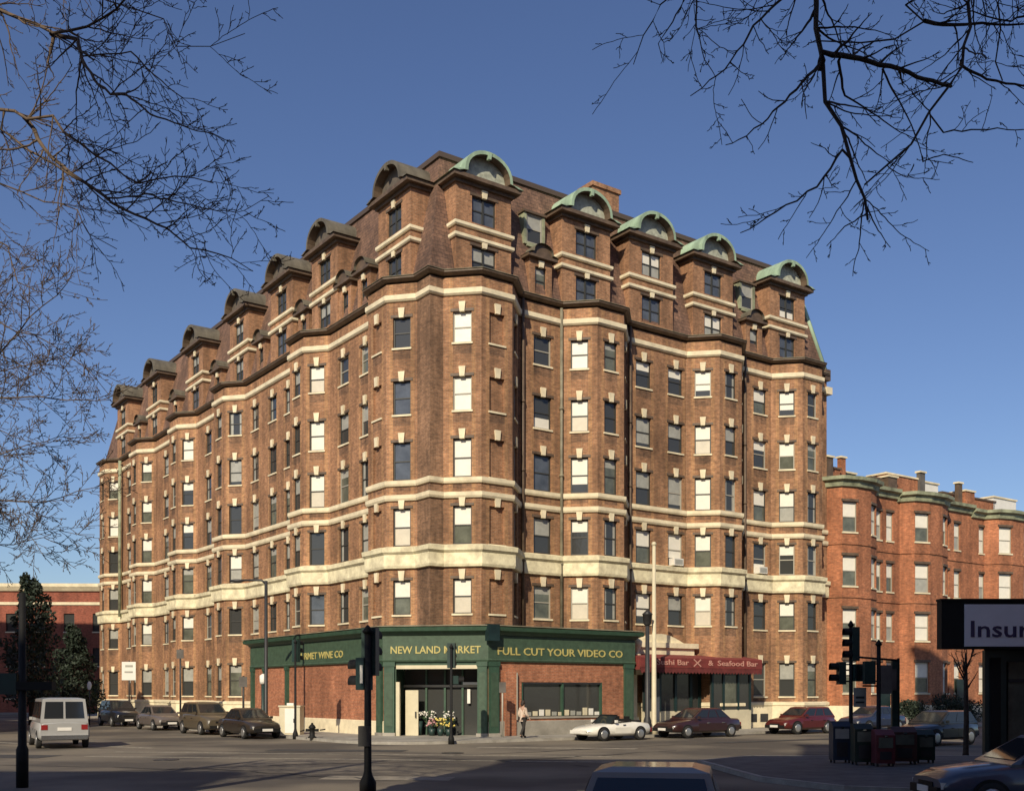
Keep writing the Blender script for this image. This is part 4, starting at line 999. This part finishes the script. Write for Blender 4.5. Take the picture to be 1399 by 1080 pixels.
mb = MB(); mb.tube([(.36, -.02, .36), (.62, -.02, .40)], .03, M['black'], 6); mb.tube([(-.36, -.02, .36), (-.55, -.02, .3)], .03, M['black'], 6); mb.build('chain', t)

# ------------------------------------------------------------ things at the shop door
rr = random.Random(21)
FG = 'flower buckets at the shop door'
M['fl_yellow'] = mat('yellow_flower', (.75, .6, .16), .8); M['fl_white'] = mat('white_flower', (.78, .75, .68), .8); M['fl_pink'] = mat('pink_flower', (.55, .3, .3), .8); M['leaf'] = mat('flower_leaf', (.04, .08, .03), .8)
spots = [(.1 + 1.45, 0.9, 'fl_white', 'white flowers in the bucket nearest the cream door'), (2.1, 1.0, 'fl_white', 'white flowers in the tall back bucket of the shop doorway'), (2.3, .45, 'fl_pink', 'pink flowers in a dark bucket in the shop doorway'), (2.75, .35, 'fl_yellow', 'pale yellow flowers in the front bucket of the shop doorway'),
         (3.05, .9, 'fl_white', 'white flowers behind the yellow bunch in the shop doorway'), (3.2, .2, 'fl_yellow', 'yellow flowers in the rightmost bucket beside the sandwich boards')]
for i, (x, y, mm, lab) in enumerate(spots):
    p = TCs @ Vector((x, y, .13)); t = thing('flower_bucket', lab, 'flowers', p, 0, FG); h0 = .35 + .35 * (y > .6)
    mb = MB(); mb.lathe([(.12, 0), (.17, h0), (.15, h0), (.1, .05)], M['signal_green'], (0, 0, 0), 10); mb.build('bucket', t)
    mb = MB()
    for k in range(26):
        a = rr.random() * 6.28; q = rr.random() ** .5 * .3; mb.blob((q * math.cos(a), q * math.sin(a), h0 + .12 + rr.random() * .38), .055, .055, .045, M[mm], 4)
    mb.build('blossom', t)
    mb = MB()
    for k in range(30):
        a = rr.random() * 6.28; q = rr.random() * .3; c = Vector((q * math.cos(a), q * math.sin(a), h0 + rr.random() * .4)); d1 = Vector((rr.uniform(-.1, .1), rr.uniform(-.1, .1), .1)); d2 = Vector((rr.uniform(-.05, .05), rr.uniform(-.05, .05), 0)); mb.face([c, c + d1 + d2, c + d1 * 1.6, c + d1 - d2], M['leaf'])
    mb.build('foliage', t)
for u, lab, mm in ((627, 'narrow pink and white sandwich board by the shop door', 'fl_pink'), (644, 'square sandwich board with a pale round emblem by the shop door', 'teal')):
    p = ground(u, 1005.5); p.z = .13; t = thing('sandwich_board', lab, 'sign', p, R(-9), 'sandwich boards by the shop door')
    for s in (-1, 1):
        mb = MB(); hw_ = .2 if u < 630 else .28; T = Matrix.Rotation(R(s * 12), 4, 'X')
        mb.box(-hw_, hw_, s * .2 - .015, s * .2 + .015, 0, .8, M[mm] if s < 0 else M['iron'], T); bo = mb.build('board', t)
        if s < 0:
            mb = MB()
            if u > 630: mb.lathe([(.19, 0), (.19, .008), (.07, .009), (.07, .002)], M['white'], (0, 0, 0), 16, T @ Matrix.Translation((0, -.218, .36)) @ Matrix.Rotation(R(90), 4, 'X')); mb.box(-.24, .24, -.222, -.2155, .62, .76, M['blind_grey'], T)
            else: mb.box(-.16, .16, -.222, -.2155, .48, .74, M['white'], T); mb.box(-.16, .16, -.222, -.2155, .08, .34, M['white'], T)
            mb.build('emblem', bo)

# newspaper boxes in the shade on the right
NB = 'newspaper boxes on the right corner'
M['nb_blue'] = mat('newsbox_blue', (.02, .035, .06), .5, vary=.3); M['nb_red'] = mat('newsbox_red', (.12, .025, .03), .5, vary=.3); M['nb_brown'] = mat('newsbox_brown', (.07, .03, .025), .5, vary=.3); M['nb_green'] = mat('newsbox_green', (.012, .03, .022), .5, vary=.3)
for u, v, mm, lab, hh in ((1148, 1047, 'nb_blue', 'dark blue newspaper box with a pale window, left end of the row', 1.25), (1178, 1050, 'nb_green', 'black green newspaper box between the blue and red ones', 1.2), (1207, 1052, 'nb_red', 'dark red newspaper box with a pinkish panel', 1.05), (1233, 1049, 'nb_brown', 'wide brown newspaper box at the right end of the row', 1.1), (1262, 1047, 'nb_green', 'dark green litter bin shaped box right of the brown one', 1.0)):
    p = ground(u, v); p.z = .13; t = thing('newspaper_box', lab, 'newspaper box', p, 0, NB); W_ = .27 if u != 1233 else .36
    mb = MB(); mb.box(-W_, W_, -.22, .22, .09, hh - .15, M[mm]); mb.extrude([(-W_, -.22, hh - .15), (-W_, .22, hh - .15), (-W_, .22, hh), (-W_, .0, hh)], (W_ * 2, 0, 0), M[mm])
    mb.build('case', t)
    mb = MB(); mb.box(-W_ * .75, W_ * .75, -.24, -.222, hh - .52, hh - .22, M['blind_grey'] if u == 1148 else M['glass_green']); mb.box(-W_ * .6, W_ * .6, -.232, -.222, .2, hh - .62, M['iron']); mb.box(-.05, .05, -.27, -.242, hh - .2, hh - .16, M['chrome']); mb.build('door', t)
    for sx in (-1, 1):
        for sy in (-1, 1):
            mb = MB(); mb.box(sx * (W_ - .05) - .025, sx * (W_ - .05) + .025, sy * .17 - .025, sy * .17 + .025, 0, .09, M['iron']); mb.build('leg', t)

# ------------------------------------------------------------ person
def person(loc, heading):
    t = thing('person', 'person in a beige jacket and dark trousers walking past the shop window', 'person', loc, heading)
    def skin(name, joints, edges, m, par, root=0, sub=2):
        me = bpy.data.meshes.new(name); me.from_pydata([j[0] for j in joints], edges, [])
        o = bpy.data.objects.new(name, me); COL.objects.link(o)
        o.modifiers.new('s', 'SKIN'); sd_ = o.modifiers.new('d', 'SUBSURF'); sd_.levels = sub; sd_.render_levels = sub
        for i, j in enumerate(joints): me.skin_vertices[0].data[i].radius = (j[1], j[2] if len(j) > 2 else j[1])
        me.skin_vertices[0].data[root].use_root = True
        bpy.context.view_layer.update()
        m2 = bpy.data.meshes.new_from_object(o.evaluated_get(bpy.context.evaluated_depsgraph_get())); bpy.data.objects.remove(o)
        m2.materials.clear(); m2.materials.append(m); 
        for p in m2.polygons: p.use_smooth = True
        return link(name, m2, par)
    J = [((0, 0, .92), .13, .1), ((0, 0, 1.12), .125, .09), ((.01, 0, 1.34), .15, .1), ((.01, 0, 1.45), .06), ((.02, 0, 1.53), .055), ((.03, 0, 1.60), .085, .075), ((.03, 0, 1.68), .075, .07),
         ((0, .1, .88), .085), ((.12, .1, .50), .058), ((.1, .1, .09), .04), ((.26, .1, .04), .03), ((0, -.1, .88), .085), ((-.03, -.1, .50), .058), ((-.22, -.1, .14), .04), ((-.1, -.1, .04), .03),
         ((.0, .19, 1.36), .06), ((-.06, .24, 1.1), .043), ((.06, .25, .9), .032), ((0, -.19, 1.36), .06), ((.02, -.24, 1.1), .043), ((.2, -.23, .98), .032)]
    E_ = [(0, 1), (1, 2), (2, 3), (3, 4), (4, 5), (5, 6), (0, 7), (7, 8), (8, 9), (9, 10), (0, 11), (11, 12), (12, 13), (13, 14), (2, 15), (15, 16), (16, 17), (2, 18), (18, 19), (19, 20)]
    b = skin('body', J, E_, M['skin'], t)
    def grow(j, k): return [(x[0], x[1] + k, (x[2] if len(x) > 2 else x[1]) + k) for x in j]
    jk = grow([J[0], J[1], J[2], J[15], J[16], ((.05, .25, .93), .035), J[18], J[19], ((.17, -.23, .995), .035), ((0, 0, .84), .15, .115)], .025)
    skin('jacket', jk, [(9, 0), (0, 1), (1, 2), (2, 3), (3, 4), (4, 5), (2, 6), (6, 7), (7, 8)], M['beige'], t)
    tr = grow([J[0], J[7], J[8], J[9], J[11], J[12], J[13]], .018)
    skin('trousers', tr, [(0, 1), (1, 2), (2, 3), (0, 4), (4, 5), (5, 6)], M['trouser'], t)
    sh = grow([J[9], J[10]], .02); skin('shoe', sh, [(0, 1)], M['black'], t); sh = grow([J[13], J[14]], .02); skin('shoe', sh, [(0, 1)], M['black'], t)
    mb = MB(); mb.blob((.01, 0, 1.645), .105, .1, .115, M['hair']); mb.blob((-.05, 0, 1.58), .07, .09, .1, M['hair']); mb.build('hair', t)
    for s, hp_ in ((1, (.06, .25, .9)), (-1, (.2, -.23, .98))):
        mb = MB(); x, y, z = hp_; mb.blob((x + .02, y, z - .05), .035, .018, .05, M['skin'], 6)
        for k in range(4): mb.tube([(x + .0 + k * .018, y, z - .09), (x + .005 + k * .018, y - s * .008, z - .13), (x + k * .018, y - s * .025, z - .155 + abs(k - 1.5) * .01)], [.009, .0085, .006], M['skin'], 6)
        mb.tube([(x + .045, y, z - .04), (x + .075, y - s * .01, z - .075), (x + .075, y - s * .02, z - .1)], [.011, .01, .007], M['skin'], 6); mb.build('hand', t)
p = ground(715, 1011.5); p.z = .13
person(p, math.atan2(RD.y, RD.x))

# ------------------------------------------------------------ trees
def grow(mb, pts, r0, r1, m, rng, level, maxlevel, dens, lenf, leaf_r=.004):
    """add a limb along pts, then side shoots growing from it"""
    n = len(pts); L = sum((pts[i + 1] - pts[i]).length for i in range(n - 1))
    fine = []; seg = max(.06, L / max(5, n * 3)); 
    for i in range(n - 1):
        k = max(1, int((pts[i + 1] - pts[i]).length / seg))
        for j in range(k):
            s = j / k; q = pts[i].lerp(pts[i + 1], s); fine.append(q + Vector([rng.uniform(-1, 1) for _ in range(3)]) * seg * .10)
    fine.append(pts[-1]); N = len(fine)
    rad = [max(leaf_r, r0 + (r1 - r0) * (i / (N - 1)) ** .8) for i in range(N)]
    mb.tube(fine, rad, m, 6 if r0 > .02 else (4 if r0 > .009 else 3), False)
    if level >= maxlevel: return
    cnt = max(2, int(L * dens))
    for c in range(cnt):
        s = .12 + .88 * (c + rng.random()) / cnt; i = min(N - 2, int(s * (N - 1))); p = fine[i]; d = (fine[i + 1] - fine[i]).normalized()
        ax = Vector((rng.uniform(-1, 1), rng.uniform(-.8, .8), rng.uniform(-1, 1))); ax -= d * ax.dot(d)
        if ax.length < .1: continue
        ax.normalize(); ang = rng.uniform(.45, 1.05); dd = (d * math.cos(ang) + ax * math.sin(ang)).normalized()
        ln = L * lenf * rng.uniform(.5, 1.15) * (1.15 - .55 * s); ln = min(ln, 1.0 / (level * .8 + 1)); k = 5; cur = p.copy(); q = [cur.copy()]
        for j in range(k):
            dd = (dd + Vector((rng.uniform(-.22, .22), rng.uniform(-.22, .22), rng.uniform(-.16, .20)))).normalized(); cur = cur + dd * ln / k; q.append(cur.copy())
        rr0 = max(leaf_r, rad[i] * .62); grow(mb, q, rr0, leaf_r, m, rng, level + 1, maxlevel, dens * 1.55, lenf * .95, leaf_r)
def bare_tree(label, base, trunk_top, limbs, m, seed, dens, maxlevel=3, leaf_r=.0042, grp='bare winter trees framing the view'):
    t = thing('bare_tree', label, 'tree', base, 0, grp); I = Matrix.Translation(-Vector(base)); rng = random.Random(seed)
    mb = MB(); b = Vector(base); tp = Vector(trunk_top)
    mb.tube([b, b + (tp - b) * .05, b.lerp(tp, .35) + Vector((.08, .05, 0)), b.lerp(tp, .7), tp], [.34, .27, .24, .2, .09], m, 10); o = mb.build('trunk', t); o.data.transform(I)
    br = MB(); done = []
    for root, lst, r0, r1 in limbs:
        pts = [Vector(p) for p in lst]
        if root is None and done:      # spring from the nearest point of a limb already grown
            q = min(done, key=lambda c: (c - pts[0]).length)
            if (q - pts[0]).length > .01: pts = [q] + pts
        for i in range(len(pts) - 1): done += [pts[i].lerp(pts[i + 1], j / 6) for j in range(6)]
        if root is not None: pts = [b.lerp(tp, root)] + pts
        grow(br, pts, r0, r1, m, rng, 0, maxlevel, dens, .36, leaf_r)
    o = br.build('crown', t); o.data.transform(I)
    return t
def LP(lst, Y0, Y1):     # picture outline of a limb carried to a depth that runs from Y0 to Y1
    n = len(lst); return [at(u, v, Y0 + (Y1 - Y0) * i / max(1, n - 1)) for i, (u, v) in enumerate(lst)]
RLIMB = [
 (.75, LP([(1420, -140), (1220, -160), (1112, -30), (1116, 40), (1125, 72), (1122, 95), (1130, 140), (1147, 175), (1160, 210), (1172, 245), (1182, 268), (1186, 300)], 13.6, 12.6), .10, .014),
 (None, LP([(1125, 72), (1175, 80), (1230, 95), (1275, 112), (1300, 118)], 12.9, 13.6), .038, .022),
 (.7, LP([(1440, -120), (1340, -80), (1327, 0), (1325, 40), (1313, 90), (1300, 118), (1270, 155), (1245, 195), (1215, 225), (1182, 252)], 14.4, 12.9), .055, .012),
 (.8, LP([(1400, -100), (1240, 5), (1262, 30), (1225, 50), (1180, 57), (1120, 56)], 14.2, 13.2), .04, .008),
 (None, LP([(1262, 30), (1320, 32), (1399, 33)], 13.8, 14.6), .028, .012),
 (None, LP([(1150, -90), (1060, 8), (1030, 35), (1018, 60), (990, 95), (960, 120), (944, 131)], 13.4, 12.4), .026, .006),
 (None, LP([(1120, 88), (1080, 130), (1040, 170), (1010, 192), (992, 198)], 12.9, 12.2), .022, .005),
 (None, LP([(1152, 205), (1115, 255), (1060, 290), (1012, 318)], 12.7, 11.8), .018, .005),
 (None, LP([(1145, 85), (1155, 130), (1200, 160), (1230, 180), (1255, 190)], 13.0, 13.6), .02, .006),
 (None, LP([(1205, 95), (1225, 130), (1250, 180), (1262, 220)], 13.3, 13.0), .018, .006),
 (None, LP([(1150, -90), (950, -30), (905, 5), (880, 50), (866, 88)], 13.6, 12.8), .022, .005),
 (None, LP([(950, -30), (953, 40), (962, 80), (978, 105)], 13.2, 12.6), .014, .004),
 (None, LP([(950, -30), (925, 20), (900, 60), (905, 80)], 13.2, 12.9), .014, .004),
 (None, LP([(1313, 90), (1350, 108), (1399, 118), (1440, 110)], 13.9, 14.6), .022, .01),
 (.8, LP([(1400, -100), (1366, 5), (1364, 80), (1370, 110)], 14.5, 14.0), .026, .008),
 (None, LP([(1262, 220), (1290, 210), (1330, 222)], 13.0, 12.6), .012, .005),
 (None, LP([(1186, 290), (1155, 310), (1130, 336)], 12.6, 12.2), .011, .004),
 (None, LP([(1186, 285), (1200, 315), (1217, 338)], 12.6, 12.3), .011, .004),
 (None, LP([(1440, -120), (1399, 20), (1380, 30), (1330, 15), (1290, 25)], 14.6, 13.9), .03, .006),
 (None, LP([(1290, 180), (1340, 176), (1399, 177)], 13.5, 14.2), .012, .008),
]
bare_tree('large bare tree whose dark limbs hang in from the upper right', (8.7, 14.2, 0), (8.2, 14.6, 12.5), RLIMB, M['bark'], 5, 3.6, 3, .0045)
LLIMB = [
 (.9, LP([(-60, -10), (0, 15), (50, 35), (75, 47), (120, 36), (160, 10), (200, -30)], 14.6, 13.6), .045, .012),
 (None, LP([(75, 47), (108, 54), (112, 80), (130, 110), (150, 128), (172, 128), (205, 155), (260, 175), (292, 183)], 14.2, 13.0), .03, .005),
 (None, LP([(75, 47), (70, 65), (66, 85), (74, 105)], 14.2, 14.0), .028, .006),
 (None, LP([(110, 76), (180, 70), (220, 110), (250, 135), (290, 140)], 14.0, 13.0), .016, .004),
 (.92, LP([(40, -60), (150, 2), (225, 25), (245, 65), (290, 66), (335, 46)], 14.8, 13.2), .025, .004),
 (None, LP([(120, 36), (165, 48), (210, 55)], 14.0, 13.6), .014, .004),
 (.72, LP([(-60, 130), (0, 148), (38, 162), (75, 157), (90, 180), (150, 225), (190, 250), (240, 240), (292, 250)], 15.2, 13.4), .042, .006),
 (None, LP([(38, 162), (70, 215), (130, 260), (170, 285), (230, 312), (260, 340), (300, 345), (345, 370)], 14.9, 13.2), .034, .005),
 (None, LP([(150, 272), (200, 266), (240, 275), (300, 290), (335, 287), (368, 268)], 14.3, 12.8), .016, .004),
 (None, LP([(0, 178), (40, 205), (90, 235), (150, 272)], 15.0, 14.3), .02, .012),
 (.6, LP([(-60, 225), (0, 250), (60, 275), (105, 285), (125, 320), (160, 340)], 15.4, 14.2), .024, .005),
 (None, LP([(88, 225), (86, 260), (80, 300), (72, 345)], 14.6, 14.4), .012, .004),
 (None, LP([(-20, 320), (12, 335), (25, 385), (60, 400), (95, 370)], 15.6, 15.0), .016, .004),
]
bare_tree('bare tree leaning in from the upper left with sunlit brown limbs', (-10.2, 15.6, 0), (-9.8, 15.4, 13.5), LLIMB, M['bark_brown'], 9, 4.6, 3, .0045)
L2 = [
 (.8, LP([(-80, 500), (0, 482), (40, 432), (80, 402), (102, 368)], 21, 20), .04, .006),
 (.7, LP([(-80, 545), (0, 546), (50, 541), (90, 546), (152, 546)], 21, 19.5), .035, .006),
 (.72, LP([(-80, 450), (0, 440), (70, 470), (120, 500), (150, 540)], 21, 19.8), .03, .005),
 (.55, LP([(-80, 690), (0, 681), (60, 686), (130, 664), (150, 655)], 21, 19.5), .03, .005),
 (.6, LP([(-80, 640), (0, 622), (60, 602), (95, 588)], 21, 20), .025, .005),
 (.5, LP([(-80, 700), (20, 700), (50, 742), (72, 772)], 21, 20), .02, .005),
 (.62, LP([(-80, 590), (0, 585), (40, 605), (85, 612)], 21, 20), .02, .005),
 (.66, LP([(-60, 520), (0, 510), (45, 495), (100, 490), (130, 470)], 21, 20), .025, .005),
 (.5, LP([(-60, 740), (20, 745), (80, 725), (130, 730)], 21, 20), .02, .005),
 (.85, LP([(-60, 420), (0, 400), (30, 350), (55, 330)], 21, 20), .02, .005),
]
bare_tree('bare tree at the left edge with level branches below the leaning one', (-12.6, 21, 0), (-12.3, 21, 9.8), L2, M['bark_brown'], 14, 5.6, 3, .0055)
yt = ground(1320, 1034)
yl = []
rng = random.Random(4); b = Vector((yt.x, yt.y, 2.3))
for k in range(9):
    a = k * .7 + rng.random(); d = Vector((math.cos(a) * .55, math.sin(a) * .55, .75 + .3 * rng.random())); yl.append((None, [b + Vector((0, 0, .1 * k)), b + Vector((0, 0, .1 * k)) + d * .4, b + Vector((0, 0, .15 * k)) + d * .9], .04, .008))
t = bare_tree('small bare street tree in front of the insurance office', yt, (yt.x, yt.y, 3.6), yl, M['bark'], 6, 4.0, 3, .008)
[c for c in t.children if c.name.startswith('trunk')][0].data.transform(Matrix.Diagonal((.36, .36, 1, 1)))

def foliage(mb, c, rx, ry, rz, n, rng, size, m):
    for i in range(n):
        while True:
            v = Vector((rng.uniform(-1, 1), rng.uniform(-1, 1), rng.uniform(-1, 1)))
            if .25 < v.length < 1: break
        p = Vector(c) + Vector((v.x * rx, v.y * ry, v.z * rz)); a = Vector([rng.uniform(-1, 1) for _ in range(3)]).normalized() * size; b_ = a.orthogonal().normalized() * size * .45
        b_.rotate(Matrix.Rotation(rng.random() * 6.28, 3, a)); mb.face([p - a, p + b_, p + a, p - b_], m)
def evergreen(label, base, H, r, seed, n=5200):
    t = thing('evergreen_tree', label, 'tree', base, 0, 'evergreens up the left street'); rng = random.Random(seed)
    mb = MB(); mb.tube([(0, 0, 0), (.05, 0, H * .5), (0, .05, H * .95)], [.22, .14, .03], M['bark'], 8)
    cs = []
    for k in range(26):
        z = H * (.14 + .82 * k / 26); rr_ = r * (1.0 - .8 * (k / 26) ** 1.4); a = k * 2.4 + rng.random(); q = rr_ * rng.uniform(.35, .7); c = Vector((q * math.cos(a), q * math.sin(a), z)); cs.append((c, rr_)); mb.tube([(0, 0, z - .4), tuple(c)], [.05, .02], M['bark'], 5)
    mb.build('trunk', t); fm = MB()
    for c, rr_ in cs: foliage(fm, c, rr_ * .55, rr_ * .55, H * .065, n // 26, rng, .16, M['needle'])
    fm.build('crown', t)
evergreen('dark evergreen tree at the left end of the street, taller of the two', (-33.2, 74, 0), 10.6, 2.6, 2)
evergreen('shorter dark evergreen tree right of the taller one', (-33.5, 82, 0), 7.6, 2.3, 3)
for i, (u, Y, r, lab) in enumerate(((1250, 72, 1.5, 'low dark shrub added as shade at the left end of the row house front'), (1283, 74, 1.9, 'rounded dark shrub added as shade, largest before the row houses'), (1318, 75.5, 1.5, 'low dark shrub added as shade nearest the small bare street tree'))):  # added dark foliage stands in for the shadow at the row house base
    p = at(u, 945, Y); p.z = .13; t = thing('shrub', lab, 'shrub', p, 0, 'shrubs standing in for shade before the row houses'); rng = random.Random(30 + i); mb = MB()
    for k in range(5): foliage(mb, (rng.uniform(-.6, .6) * r, rng.uniform(-.4, .4), r * .55), r * .7, r * .6, r * .55, 420, rng, .11, M['needle'])
    mb.build('foliage', t); mb = MB()
    for k in range(6): mb.tube([(rng.uniform(-.2, .2), rng.uniform(-.2, .2), 0), (rng.uniform(-.6, .6) * r, rng.uniform(-.3, .3), r * .8)], [.03, .012], M['bark'], 5)
    mb.build('stem', t)
